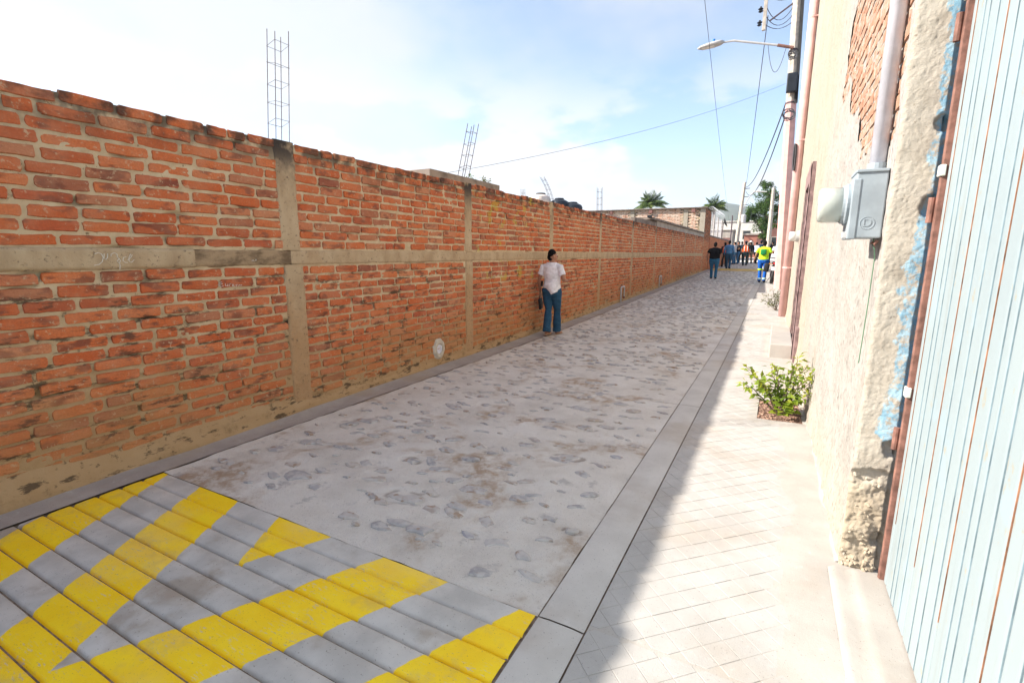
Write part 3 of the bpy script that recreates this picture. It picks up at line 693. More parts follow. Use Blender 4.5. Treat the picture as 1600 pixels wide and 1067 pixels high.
# ================================================================== HOUSE ON THE RIGHT
house = thing('rendered_house', 'tall cream rendered house with patches of bare brick along the sidewalk', 'house', (.6, 7.5, 0))
HY0, HY1, HZ = 2.66, 12.95, 8.2
def bare(y, z):                         # where the render has fallen off
    if y < 2.80: return False
    q = z-(1.93+.34*(y-3.0)+.35*nz(y, z, 3, 2.2)+.12*nz(y, z, 8, 9))
    return q > 0 and y < 5.4+.6*nz(0, z, 4, 1.2)+.25*nz(y, z, 5, 6) and nz(y, z, 11, 1.5) < .42
def px(y, z):
    c = max(0, min(1, (HY0+.035-y)/.035))
    return wallx(y)-.010*nz(0, y, z, 1.1)-.006*nz(2, y, z, 7)-.004*nz(5, y, z, 22)+.014*c*c-.02*max(0, (.35-z)/.35)*(1+.8*nz(7, y, z, 5))
for (a, b, z0, z1, s) in ((HY0, 5.9, -.05, 4.6, .021), (5.9, HY1, -.05, 4.6, .06), (HY0, HY1, 4.6, HZ, .10)):
    m = gridmesh(span(a, b, s), span(z0, z1, s), lambda y, z: (px(y, z), y+(.030+.014*nz(y, z, 3, 12)*(z < .5))*max(0, 1-(y-HY0)/.07)*max(0, min(1, (.535-z)/.015)), z+(gz(y) if z < 0 else 0)), (lambda y, z: not bare(y, z)) if s < .05 else (lambda y, z: not (8.22 < y < 9.35 and .2 < z < 2.45)) if s < .09 else None)
    if s > .09:
        m.box(.452, 4.6, HY0+.14, 8.2, -.05, HZ); m.box(.452, 4.6, 9.37, HY1, -.05, HZ); m.box(.58, 4.6, 8.2, 9.37, -.05, HZ); m.box(.452, .58, 8.2, 9.37, 2.47, HZ)
        m.box(wallx(HY1)+.01, .452, HY1-.03, HY1, -.05, HZ)
    m.build('wall', MT['plaster'], house, smooth=(s < .09))
# bare bricks showing where the render is gone
def m_palebrick():
    g = G('pale_brick'); r = g.rnd()
    c = g.ramp(r, [(0, (.34, .175, .115)), (.5, (.40, .225, .15)), (1, (.37, .20, .14))])
    c = g.mix(g.rng(g.noise(14, 6, .65), .46, .62, 0, .8), c, (.40, .35, .29))
    return g.out(c, .95, g.bump(g.noise(60, 6, .7), .6, .008), spec=.1)
MT['palebrick'] = m_palebrick()
pb = [];
for i, zc in enumerate(np.arange(1.6, 4.6, .072)):
    y = 2.78+(.13 if i % 2 else 0)
    while y < 5.9:
        L = .25+random.uniform(-.01, .01)
        if any(bare(y+u*L, zc+w) for u in (0, .25, .5, .75, 1) for w in (-.03, .03)): pb.append((y+L/2, zc, L))
        y += L+.014
q = MB(); v_, f_ = BG[3]; PBM = []
for k in range(8):
    q = MB(); q.add(*BG[k]); me = q.mesh('brick'); me.materials.append(MT['palebrick']); PBM.append(me)
pb.sort(key=lambda t: t[0]*.8+t[1]*.4)
far = MB()
for i, (yc, zc, L) in enumerate(pb):
    M = Matrix.Translation((wallx(yc)+.008+random.uniform(-.004, .004), yc, zc)) @ Matrix.Rotation(math.pi, 4, 'Z') @ Matrix.Diagonal((.7, L, .064, 1))
    if i < 280:
        o = bpy.data.objects.new('brick', PBM[i % 8]); C.objects.link(o); o.parent = house; loc, rot_, sc_ = M.decompose()
        o.location = loc-WORLD[house.name]; o.rotation_euler = rot_.to_euler(); o.scale = sc_
    else: far.add([M @ Vector(v) for v in BG[i % 8][0]], BG[i % 8][1], random.random())
if far.v: tag(far.build('bricks', MT['palebrick'], house), kind='stuff')
m = gridmesh(span(2.76, 6.0, .05), span(1.5, 4.6, .05), lambda y, z: (wallx(y)+.010+.005*nz(y, z, 1, 14)+.004*nz(y, z, 6, 40), y, z)); m.build('brick_mortar', MT['plaster'], house, smooth=True)
# rough door jamb, broken away near the ground, blue paint along its inner edge
def jy(x, z):
    y = HY0-.006-.006*nz(x, z, 1, 7)-.0018*nz(x, z, 4, 24)-.0022*nz(x, z, 3, 60)-.0022*nz(x, z, 5, 120)
    y -= .008*max(0, nz(x, z, 9, 3))+.003*abs(nz(x, z, 13, 160))
    if x < .41: y += .006*((.41-x)/.018)**2
    lim = .53+.02*nz(x, 0, 3, 9)+.006*nz(x, 0, 7, 40)
    if z < lim:
        k = min(1, (lim-z)/.012); y += .026*k-.012*nz(x, z, 6, 16)*k-.008*abs(nz(x, z, 2, 34))*k-.005*nz(x, z, 8, 70)*k
        if z < .16+.05*nz(x, 1, 4, 11): y += .012
    if x > .535: y += .03
    for (hx, hz, hr) in ((.528, 1.70, .035), (.522, .64, .035), (.532, 2.02, .03), (.525, .18, .03)):
        d2 = ((x-hx)**2+((z-hz)*.8)**2)/hr**2+.5*nz(x, z, 5, 40)
        if d2 < 1: y += .035*min(1, 2*(1-d2))
    return y
m = gridmesh(span(.392, .60, .0055), span(-.05, 3.6, .007), lambda x, z: (x+.004*nz(z, x, 8, 12), jy(x, z), z)); m.build('jamb', MT['jamb'], house, smooth=True)
m = MB(); m.box(.40, .9, HY0+.09, HY0+.2, 3.58, HZ); m.box(.56, .75, HY0+.06, HY0+.2, -.05, 3.6); m.build('jamb_core', MT['plaster'], house)
m = MB()
for i in range(46):
    x, z = random.uniform(.40, .54), random.choice((random.uniform(.0, .06), random.uniform(.0, .5))); s = random.uniform(.004, .013)
    M = Matrix.Translation((x, jy(x, z)+s*.3, z)) @ Matrix.Rotation(random.uniform(0, 3), 4, (random.random(), random.random(), random.random()+.1))
    m.bbox(-s, s, -s*.8, s*.8, -s*.7, s*.7, s*.35, M)
o = m.build('jamb_rubble', MT['jamb'], house); o['kind'] = 'stuff'
# mauve doorway with a step
fx = wallx(8.7)
m = MB(); us = span(0, 1, .05)
def mauve_strip(y0, y1, z0, z1, nm):
    mm = gridmesh(span(y0, y1, .03), span(z0, z1, .05), lambda y, z: (fx-.045+.008*nz(y, z, 1, 9)+.004*nz(y, z, 3, 30), y, z))
    mm.box(fx-.035, fx+.10, y0, y1, z0, z1); mm.build(nm, MT['mauve'], house, smooth=False)
mauve_strip(7.98, 8.22, .02, 2.72, 'door_surround'); mauve_strip(9.35, 9.55, .02, 2.72, 'door_surround'); mauve_strip(8.22, 9.35, 2.47, 2.72, 'door_surround')
m = MB(); m.box(fx+.10, fx+.15, 8.2, 9.37, .2, 2.48); md = m.build('door', MT['mauvedoor'], house)
for (a, b, c, d) in ((8.32, 8.74, .35, 1.15), (8.83, 9.25, .35, 1.15), (8.32, 8.74, 1.3, 2.3), (8.83, 9.25, 1.3, 2.3)):
    m = MB(); m.bbox(fx+.085, fx+.11, a, b, c, d, .008); m.build('door_panel', MT['mauvedoor'], md)
m = MB(); m.tube([(fx+.10, 8.28, 1.12), (fx+.05, 8.28, 1.12), (fx+.05, 8.36, 1.12)], .01, 8); m.build('door_handle', MT['chrome'], md)
m = MB(); m.bbox(.0, fx-.035, 8.0, 10.1, -.02, .215, .012); m.build('doorstep', MT['pavebase'], house)
m = MB(); m.box(fx-.03, fx+.02, 7.7, 7.98, .02, .5); m.build('plinth_block', MT['mauve'], house)

# ---- light blue metal door
DX = .56
door = thing('metal_door', 'pale blue ribbed metal door with rusty seams beside the cream wall', 'door', (DX, .9, 0))
m = MB(); m.box(DX+.006, DX+.03, -1.6, 2.60, .035, 3.9); m.build('backing_sheet', MT['seam'], door)
y = 2.595; i = 0; widths = [.05, .098, .058, .095, .09, .09, .088, .094]
while y > -1.5:
    w_ = widths[i % 8]; a, b = y-w_+.0022, y-.0022
    m = MB(); pr = [(a, .004), (a+.004, -.002), (a+.012, -.0035), (b-.012, -.0035), (b-.004, -.002), (b, .004)]
    vs = []; zl = (.04, 3.88)
    for z in zl: vs += [(DX+d, yy, z) for yy, d in pr]
    m.add(vs, [(j, j+1, j+7, j+6) for j in range(5)])
    m.build('ribbed_strip', MT['door'], door)
    m = MB(); sw = (.0011, .0006, .0008, .0005)[i % 4]; m.box(DX-.0036, DX+.004, a-.0022-sw, a-.0022+sw, .04+.3*((i*5) % 4 == 0), 3.88); m.build('seam', MT['seam'] if i % 4 == 0 else MT['seamblue'], door)
    y -= w_; i += 1
m = MB(); m.bbox(DX-.020, DX+.012, 2.600, 2.628, .03, 3.9, .003); m.build('frame_post', MT['rustpaint'], door)
for z in (.70, 1.68, 2.36):
    m = MB(); m.tube([(DX-.030, 2.634, z-.05), (DX-.030, 2.634, z+.05)], .012, 10); m.bbox(DX-.032, DX, 2.628, 2.642, z-.03, z+.03, .002); m.build('hinge', MT['rustpaint'], door)
for z in (.92, 1.83, 2.47):
    m = MB(); m.bbox(DX-.028, DX-.008, 2.590, 2.632, z-.022, z+.022, .004); m.build('weld_tab', plain('worn_white_paint', (.66, .67, .58), .7, .2, 30, .3), door)
m = MB(); m.tube([(DX-.012, 2.615, .0), (DX-.012, 2.615, .16)], .011, 8); m.build('pivot_pin', MT['rustpaint'], door)

# ---- electricity meter and its conduit
BX0, BX1, BY0, BY1, BZ0, BZ1 = .285, .405, 2.825, 3.03, 1.575, 1.872
meter = thing('electric_meter', 'grey electricity meter box with round glass meter under a conduit', 'meter', (.41, 2.92, 1.57))
m = MB(); m.bbox(BX0, BX1, BY0, BY1, BZ0, BZ1, .006); m.build('box', MT['grey'], meter)
m = MB(); m.bbox(BX0-.012, BX0+.022, BY0-.004, BY1+.004, BZ0-.004, BZ1-.03, .005); cov = m.build('cover', MT['grey'], meter)
m = MB(); m.bbox(BX0-.004, BX1, BY0-.008, BY1+.008, BZ1-.004, BZ1+.010, .004); m.build('lid', MT['grey'], meter)
Mm = Matrix.Translation((BX0-.010, (BY0+BY1)/2, 1.735)) @ Matrix.Rotation(R(-90), 4, 'Y')
m = MB(); m.lathe([(.095, 0), (.098, .014), (.090, .02), (.088, .03)], 28, Mm); m.build('socket_ring', MT['grey'], cov, smooth=False)
m = MB(); m.lathe([(.083, .018), (.083, .10), (.080, .118), (.070, .126), (.03, .129)], 28, Mm); m.build('glass_dome', MT['glass'], meter, smooth=True)
m = MB(); m.lathe([(.066, .02), (.066, .088), (.02, .09)], 20, Mm); m.build('register', MT['white'], meter)
m = MB(); m.bbox(BX0-.03, BX0-.008, BY0+.02, BY0+.05, BZ0+.0, BZ0+.03, .003); m.build('seal', MT['lampgrey'], meter)
m = MB(); pts = [(BX1-.06+.028*math.cos(a), BY0-.0005, BZ0+.068+.028*math.sin(a)) for a in np.linspace(0, 2*math.pi, 25)]; m.tube(pts, .0016, 5, cap=False); m.build('embossed_ring', MT['grey'], meter)
cu = bpy.data.curves.new('letter', 'FONT'); cu.body = 'D'; cu.size = .05; cu.extrude = .0012; cu.align_x = 'CENTER'; cu.align_y = 'CENTER'
to = bpy.data.objects.new('tmp', cu); C.objects.link(to); bpy.context.view_layer.update()
me = bpy.data.meshes.new_from_object(to.evaluated_get(bpy.context.evaluated_depsgraph_get())); bpy.data.objects.remove(to)
me.transform(Matrix.Rotation(R(90), 4, 'X')); link('embossed_letter', me, MT['grey'], meter, (BX1-.06, BY0-.001, BZ0+.068))
m = MB(); m.tube([(.372, 2.955, BZ1), (.372, 2.955, 8.0)], .033, 16); m.build('conduit', MT['conduit'], meter, smooth=True)
m = MB(); m.tube([(.372, 2.955, BZ1+.004), (.372, 2.955, BZ1+.05)], .040, 16); m.build('conduit_collar', MT['grey'], meter)
m = MB(); m.tube([(.385, 2.87, BZ0), (.382, 2.86, BZ0-.03), (.39, 2.85, BZ0-.05), (.397, 2.865, BZ0-.09), (.398, 2.88, BZ0-.3), (.395, 2.9, BZ0-.6)], .0022, 6); m.build('earth_wire', plain('green_wire', (.10, .20, .12), .6), meter)
m = MB(); m.tube([(.395, 2.85, BZ0-.012), (.385, 2.845, BZ0-.03), (.375, 2.85, BZ0-.02)], .008, 8); m.build('cable_gland', MT['rustpaint'], meter)
# small round meter farther along
m2 = thing('round_meter', 'small white round meter on the house wall past the mauve door', 'meter', (.3, 10.6, 1.75))
wx = wallx(10.6); Mm = Matrix.Translation((wx, 10.6, 1.82)) @ Matrix.Rotation(R(-90), 4, 'Y')
m = MB(); m.lathe([(.10, -.02), (.10, .05)], 20, Mm); m.build('base', MT['lampgrey'], m2)
m = MB(); m.lathe([(.085, .05), (.085, .15), (.07, .165)], 20, Mm); m.build('glass_dome', MT['white'], m2, smooth=True)
# pink drain pipe at the far corner
dp = thing('drain_pipe', 'pink painted drain pipe down the corner of the cream house', 'pipe', (.20, 12.8, gz(12.8)))
m = MB(); m.tube([(.195, 12.78, gz(12.8)), (.18, 12.78, 8.1)], .085, 16); m.build('pipe', MT['pink'], dp, smooth=True)
for z in (1.2, 3.9, 6.3):
    m = MB(); m.tube([(.19, 12.78, z-.02), (.19, 12.78, z+.02)], .093, 16); m.bbox(.19, .30, 12.70, 12.86, z-.015, z+.015, .004); m.build('bracket', MT['pink'], dp)
pc = MB()
for k in range(7):
    pts = [(.10+.01*k-.02*math.cos(a), 12.68+.012*k, 3.55+.26*math.sin(a)+.1*math.cos(a)) for a in np.linspace(0, 2*math.pi, 18)]; pc.tube(pts, .012, 5, cap=False)
tag(pc.build('cable_coil', MT['wire'], None, (.1, 12.7, 3.5)), 'grey coil of spare cable tied to the pink drain pipe', 'cable')

# ---- concrete lamp pole
PB = Vector((.125, 20.3, gz(20.3))); PT = Vector((-.235, 20.3, 10.6))
def onpole(z): return PB.lerp(PT, (z-PB.z)/(PT.z-PB.z))
pole = thing('lamp_pole', 'concrete utility pole painted pink below with a long lamp arm', 'street lamp', PB)
pr_ = lambda z: .185-.004*z
m = MB(); zz = 6.6; m.tube([onpole(z) for z in (PB.z, 2, 4, zz)], [pr_(z)+.004 for z in (PB.z, 2, 4, zz)], 8); m.build('painted_shaft', MT['pink'], pole)
m = MB(); m.tube([onpole(z) for z in (zz-.02, 8, 10.6)], [pr_(z) for z in (zz, 8, 10.6)], 8); m.build('shaft', MT['polecon'], pole)
LY = 20.1
a0 = onY(1240, 75, LY); a1 = onY(1215, 71, LY); a2 = onY(1147, 64, LY); a3 = onY(1126, 67, LY); a4 = onY(1090, 77, LY)
m = MB(); m.tube([a0, a1], .05, 8); m.build('arm_sleeve', MT['rustpaint'], pole)
m = MB(); m.tube([a1, a2, a3], .036, 8); m.build('arm', MT['lampgrey'], pole)
hd = MB(); ax = (a4-a3).normalized(); pts = [a3-ax*.1, a3, a3+ax*.12, a3.lerp(a4, .5), a3.lerp(a4, .85), a4]
hd.tube(pts, [(.05, .05), (.13, .08), (.16, .09), (.17, .085), (.13, .055), (.04, .02)], 12, ref=Vector((0, 1, 0))); lh = hd.build('lamp_head', MT['lampgrey'], pole, smooth=True)
m = MB(); c_ = a3.lerp(a4, .55); m.tube([a3.lerp(a4, .25)-Vector((0, 0, .07)), a3.lerp(a4, .8)-Vector((0, 0, .055))], [(.11, .03), (.09, .02)], 12, ref=Vector((0, 1, 0))); m.build('lens', MT['white'], lh)
m = MB(); c_ = a3.lerp(a4, .3); m.tube([c_+Vector((0, 0, .06)), c_+Vector((0, 0, .17))], .045, 10); m.build('photocell', plain('blue_plastic', (.03, .2, .55), .5), lh)
for z in (6.55, 8.2, 10.0):
    m = MB(); p = onpole(z); m.tube([p-Vector((0, 0, .03)), p+Vector((0, 0, .03))], pr_(z)+.012, 8); m.build('strap', MT['steelrod'], pole)
m = MB(); b0 = onpole(9.75); e0_ = onY(1203, 33, 20.2); m.tube([b0, e0_], .03, 6); rk = m.build('rack_strut', MT['steelrod'], pole)
m = MB(); q0, q1 = onY(1199, -20, 20.2), onY(1200, 47, 20.2); m.bbox(q0.x-.05, q0.x+.06, 20.15, 20.25, q1.z, q0.z, .01); m.build('insulator_rack', MT['polecon'], rk)
for k in range(5):
    z = q1.z+.25+k*.42; m = MB(); m.lathe([(.03, -.09), (.075, -.06), (.04, -.02), (.085, .02), (.04, .05), (.03, .09)], 10, Matrix.Translation((q0.x-.14, 20.2, z))); m.build('insulator', MT['tankblack'], rk)
m = MB(); p = onpole(7.1); m.bbox(p.x-.17, p.x+.14, 19.92, 20.12, 6.82, 7.42, .03); m.build('junction_box', MT['tankblack'], pole)
for zc, s in ((6.1, .15), (7.95, .10)):
    m = MB()
    for k in range(5):
        p = onpole(zc); pts = [(p.x-.05+s*(1+.08*k)*math.cos(a), 19.95-.02*k, zc+s*(1.15-.06*k)*math.sin(a)+.06*math.cos(a+k)) for a in np.linspace(0, 2*math.pi, 20)]; m.tube(pts, .013, 5, cap=False)
    m.build('cable_loop', MT['wire'], pole)
m = MB()
for k, (dx, sag) in enumerate(((.0, .5), (.1, .9), (.25, 1.2), (.4, .7))):
    s_ = Vector((q0.x-.08, 20.2, q1.z+.3+.35*k)); e_ = onpole(9.2+.3*k); m.tube([s_.lerp(e_, t)-Vector((0, .0, sag*4*t*(1-t)*.55)) for t in np.linspace(0, 1, 12)], .012, 5)
m.tube([onY(1228, 76, 20.1)+(onY(1200, 70, 20.1)-onY(1228, 76, 20.1))*t-Vector((0, 0, 3.2*t*(1-t))) for t in np.linspace(0, 1, 14)], .009, 5)
m.build('jumper_wire', MT['wire'], pole)
m = MB()
for k in range(3): m.tube([onpole(z)+Vector((.10+.035*k, -.16, 0)) for z in (6.5, 7.5, 8.6, 10.4)], .022, 5)
m.build('riser_cable', MT['black'], pole)
# overhead cables
def cable(a, b, sag, r_, label, n=24):
    a, b = Vector(a), Vector(b); m = MB(); m.tube([a.lerp(b, t)-Vector((0, 0, sag*4*t*(1-t))) for t in np.linspace(0, 1, n)], r_, 5)
    tag(m.build('overhead_cable', MT['wire'], None, a), label, 'cable', 'overhead cables')
LP = Vector((-3.3, 46, gz(46))); LPT = onY(1164, 285, 46)
cable(onY(1200, 25, 20.1), LPT+Vector((.12, 0, -.05)), .3, .014, 'power cable running from the insulator rack down the street')
cable(onpole(6.75)+Vector((-.1, -.1, 0)), onY(1163, 292, 46), .9, .022, 'thick telephone cable from the junction box to the leaning pole')
cable(onpole(6.55)+Vector((-.05, -.1, 0)), onY(1166, 300, 46), 1.3, .022, 'lowest sagging telephone cable between the two poles')
cable(onY(1100, -10, 14), onY(1140, 349, 75.5), .3, .007, 'thin wire rising steeply past the lamp head')
cable(onpole(7.2)+Vector((-.2, 0, 0)), onX(700, 270, -6.0), .25, .004, 'thin service wire crossing the sky towards the roofs on the left')

# ================================================================== PLANTS
def leaf(m, p, d, n_, L, w, rnd, bend=.25):
    """a pointed leaf of four triangles, folded along its midrib"""
    d = d.normalized(); s_ = d.cross(n_)
    if s_.length < 1e-4: s_ = d.orthogonal()
    s_.normalize(); n_ = s_.cross(d)
    mid = p+d*L*.45-n_*L*.02; tip = p+d*L-n_*L*bend
    m.add([p, mid+s_*w*.5+n_*w*.12, tip, mid-s_*w*.5+n_*w*.12, mid], [(0, 1, 4), (1, 2, 4), (4, 2, 3), (0, 4, 3)], rnd)
def rv(r_): return Vector((r_.gauss(0, 1), r_.gauss(0, 1), r_.gauss(0, 1))).normalized()
def shrub(name, label, base, stems, L, w, mat, seed, per=26, cat='shrub'):
    r_ = random.Random(seed); t = thing(name, label, cat, base); base = Vector(base); st = MB(); lf = MB()
    for (tip, rad) in stems:
        tip = Vector(tip)*(1.12 if name == 'bush' else 1)*r_.uniform(.85, 1.1); n = 9
        pts = [base+Vector((0, 0, -.01))+(tip*(k/n))+Vector((0, 0, .10*math.sin(math.pi*k/n)*tip.length))+rv(r_)*.012*(k > 0) for k in range(n+1)]
        st.tube(pts, [rad*(1-.75*k/n) for k in range(n+1)], 6)
        for k in range(per):
            u = r_.uniform(.3, 1)*n; i = min(n-1, int(u)); p = pts[i].lerp(pts[i+1], u-i)
            d = rv(r_); d.z = d.z*.6+.1; q = p+d.normalized()*r_.uniform(.0, .05)
            d2 = (d+Vector((0, 0, -.25))+tip.normalized()*.5).normalized()
            leaf(lf, q, d2, Vector((0, 0, 1))+rv(r_)*.7, L*r_.uniform(.4, 1.3), w*r_.uniform(.5, 1.2), min(1, .25*r_.random()+.75*r_.random()*(.3+.7*u/n)+.2*(u/n)), r_.uniform(.05, .5))
    st.build('stems', MT['bark'], t); lf.build('leaves', MT[mat], t); return t
PC = (.13, 5.17, -.01)
sh = shrub('bush', 'leafy lime green bush growing from the planting pit in the sidewalk', PC,
      [((-.30, .05, .42), .010), ((-.34, -.05, .30), .009), ((-.20, -.12, .38), .009), ((-.05, .0, .44), .011), ((.08, -.08, .42), .010), ((.20, -.14, .40), .010), ((.17, .02, .44), .010),
       ((-.10, .12, .46), .009), ((.10, .15, .44), .009), ((.24, -.20, .30), .008), ((.22, -.05, .34), .008), ((-.16, -.02, .30), .008), ((.05, -.14, .28), .008)], .062, .038, 'leaf_lime', 4, 44)
sh2 = MB(); r_ = random.Random(9)
for k in range(26):                                              # broad leaves low down in front
    a = r_.uniform(-2.6, .2); p = Vector((.16+.10*math.cos(a)*r_.random(), 5.10+.08*math.sin(a), .03+r_.random()*.16)); d = Vector((math.cos(a), math.sin(a), .35))
    leaf(sh2, p, d, Vector((0, -.5, 1)), r_.uniform(.06, .10), r_.uniform(.06, .085), .4+.5*r_.random(), .3)
sh2.build('broad_leaves', MT['leaf_lime'], sh)
shrub('bush', 'small olive bush at the foot of the pink drain pipe', (.06, 13.8, gz(13.8)),
      [((-.25, 0, .35), .008), ((-.12, .1, .5), .008), ((.05, -.1, .52), .008), ((.13, 0, .45), .008), ((-.18, -.15, .28), .007), ((0, .1, .4), .007), ((-.3, .1, .22), .007)], .06, .026, 'leaf_dry', 6, 50)
def tree(name, label, base, H_, blobs, leaf_n, L, mat, seed, trunk=.14, cat='tree', group=None):
    r_ = random.Random(seed); base = Vector(base); t = thing(name, label, cat, base, group)
    tr = MB(); top = base+Vector((0, 0, H_*.75))
    tr.tube([base-Vector((0, 0, .2)), base+Vector((.05, 0, H_*.3)), base+Vector((-.05, .1, H_*.55)), top], [trunk, trunk*.8, trunk*.55, trunk*.2], 8)
    for (c, r) in blobs:
        c = base+Vector(c); j = base+Vector((0, 0, max(H_*.22, (c.z-base.z)*.6))); tr.tube([j, j.lerp(c, .5)+rv(r_)*.15, c], [trunk*.4, trunk*.25, trunk*.08], 6)
    tr.build('trunk', MT['bark'], t); lf = MB()
    tot = sum(r[0]*r[2] for c, r in blobs)
    for (c, r) in blobs:
        c = base+Vector(c)
        for q in range(max(3, int(30*r[0]*r[2]/tot*len(blobs)/3))):     # clumps on the blob
            d = rv(r_); cc = c+Vector((d.x*r[0], d.y*r[1], d.z*r[2]))*r_.uniform(.55, 1.0); cr = r_.uniform(.16, .34)*min(r[0], r[2])+.12
            for k in range(int(leaf_n/len(blobs)/max(3, int(30*r[0]*r[2]/tot*len(blobs)/3)))):
                e = rv(r_); p = cc+e*cr*r_.random()**.5
                leaf(lf, p, (e+rv(r_)*.8+Vector((0, 0, -.2))), Vector((0, 0, 1))+rv(r_)*.6, L*r_.uniform(.6, 1.3), L*r_.uniform(.35, .6), r_.random())
    lf.build('crown', MT[mat], t); return t
def palm(name, label, base, top, n, L, seed, group=None):
    r_ = random.Random(seed); base = Vector(base); top = Vector(top); t = thing(name, label, 'palm tree', base, group)
    m = MB(); m.tube([base, base.lerp(top, .5)+Vector((.15, 0, 0)), top], [.22, .17, .15], 10); m.build('trunk', MT['bark'], t); lf = MB()
    for k in range(n):
        a = 2*math.pi*k/n+r_.uniform(-.2, .2); el = r_.uniform(.15, 1.45); d = Vector((math.cos(a)*math.cos(el), math.sin(a)*math.cos(el), math.sin(el))); l = L*r_.uniform(.75, 1.1)
        pts = [top+d*(l*u)-Vector((0, 0, (.75-.35*el)*l*u*u)) for u in np.linspace(0, 1, 11)]
        for i in range(10):
            lf.add([pts[i]+Vector((0, 0, .012)), pts[i+1]+Vector((0, 0, .012)), pts[i+1]-Vector((0, 0, .012)), pts[i]-Vector((0, 0, .012))], [(0, 1, 2, 3)], .3)
        for i in range(2, 40):
            u = i/40*10; j = min(9, int(u)); p = pts[j].lerp(pts[j+1], u-j); ax_ = (pts[j+1]-pts[j]).normalized(); sd = ax_.cross(Vector((0, 0, 1))).normalized()
            for s_ in (-1, 1): leaf(lf, p, sd*s_+ax_*.7+Vector((0, 0, -.35)), Vector((0, 0, 1)), L*.30*math.sin(math.pi*min(1, .15+i/42))*r_.uniform(.8, 1.1), .05, r_.random(), .35)
    lf.build('fronds', MT['leaf_palm'], t); return t

# ================================================================== BEYOND THE WALL
def rebar(name, label, base, top, w, rod, bend=None, rings=6, cat='rebar', n=10):
    base, top = Vector(base), Vector(top); t = thing(name, label, cat, base, 'bare column reinforcement above the wall'); ax_ = top-base
    def P(u, ox, oy):
        p = base.lerp(top, u)
        if bend: p = p+Vector(bend)*(u*u)
        return p+Vector((ox, oy, 0))
    for i, (sx_, sy_) in enumerate(((-1, -1), (1, -1), (1, 1), (-1, 1))):
        m = MB(); e = 1+(.02, -.02, .03, .0)[i]; m.tube([P(e*k/n, sx_*w[0], sy_*w[1]) for k in range(n+1)], rod, 6); m.build('rod', MT['steelrod'], t)
    for k in range(rings):
        u = (k+.35)/rings; m = MB(); c = [(-1.08, -1.06), (1.08, -1.06), (1.08, 1.06), (-1.08, 1.06), (-1.08, -1.06)]; off = (-.012, .015, 0, .01)[k % 4]
        m.tube([P(u, a*w[0], b*w[1])+Vector((0, 0, off*a)) for a, b in c], rod*.62, 5, cap=False); m.build('stirrup', MT['steelrod'], t)
    return t
rebar('column_rebar', 'upright cage of thin rebar rising from the nearest wall column', (XW-.06, 3.03, ZTOP-.05), tuple(onX(434, 52, XW-.06)), (.050, .066), .0030)
# low house whose parapet shows over the wall
pa, pb_ = onX(672, 263, -5.6), onX(781, 288, -5.6)
lowh = thing('low_house', 'low brown house whose parapet shows just above the brick wall', 'house', (-7.5, 8.5, 0))
m = MB(); m.box(-10, -5.62, pa.y+.05, pb_.y-.05, -.05, pa.z-.12); m.build('wall', MT['concrete'], lowh)
m = MB(); m.bbox(-10.1, -5.6, pa.y, pb_.y, pa.z-.2, pa.z, .015); m.build('parapet', MT['darkcon'], lowh)
m = MB(); m.box(-5.617, -5.60, 8.1, 8.9, 0, 2.05); m.build('door', MT['housedark'], lowh)
rb0 = onX(722, 274, -6.0); rebar('column_rebar', 'leaning bundle of bent rebar on the low brown house', (rb0.x, rb0.y, rb0.z-.15), tuple(onX(739, 196, -6.0)), (.085, .08), .0075, rings=5)
for px_, py_, nm, sc in ((735, 283, 'rounded green shrub on the roof behind the leaning rebar', .20), (757, 286, 'pale feathery shrub on the roof right of the leaning rebar', .22)):
    p = onX(px_, py_, -6.6); p.z = pa.z
    shrub('roof_shrub', nm, tuple(p), [((a*sc, b*sc, sc*(1.0+c)), .006) for a, b, c in ((-.6, 0, .2), (.5, .2, .3), (0, -.3, .7), (.3, -.4, .4), (-.3, .4, .6), (.7, -.1, 0), (-.8, .1, -.2))], .06, .03, 'leaf_tree' if sc < .21 else 'leaf_dry', int(px_), 40)
# roof with water tanks
ro = thing('tank_house', 'flat roofed house carrying water tanks behind the brick wall', 'house', (-11, 29, .4))
m = MB(); m.box(-15.5, -8.6, 27, 33, .2, 3.35); m.build('wall', MT['concrete'], ro); m = MB(); m.bbox(-15.7, -8.4, 26.8, 33.2, 3.35, 3.55, .03); m.build('roof', MT['concrete'], ro)
m = MB(); m.box(-12.6, -11.6, 26.985, 27.0, .4, 2.5); m.build('door', MT['housedark'], ro)
def tank(label, c, r_, h, mat, ribs=True):
    t = thing('water_tank', label, 'water tank', c, 'roof water tanks'); M = Matrix.Translation(c)
    pr = [(r_*.97, 0), (r_, .05)]
    for k in range(5): z = .1+k*(h*.62)/5; pr += [(r_, z), (r_*.965, z+.03), (r_*.965, z+.06), (r_, z+.09)]
    pr += [(r_, h*.72), (r_*.9, h*.84), (r_*.55, h*.93), (r_*.5, h*.935)]
    m = MB(); m.lathe(pr, 24, M); m.build('body', mat, t, smooth=False)
    m = MB(); m.lathe([(r_*.47, h*.92), (r_*.47, h*.985), (r_*.42, h), (.1, h*1.005)], 20, M); m.build('lid', MT['tankblack'], t)
for (x, y, D, lab, r_, h, mt) in ((845, 302, 30, 'cream water tank on the roof behind the wall', .62, 1.4, 'tankcream'), (874, 310, 30, 'left black water tank on the roof behind the wall', .6, 1.3, 'tankblack'), (895, 316, 30, 'right black water tank on the roof behind the wall', .6, 1.2, 'tankblack')):
    p = dep(x, y, D); tank(lab, (p.x, p.y, p.z-h), r_, h, MT[mt])
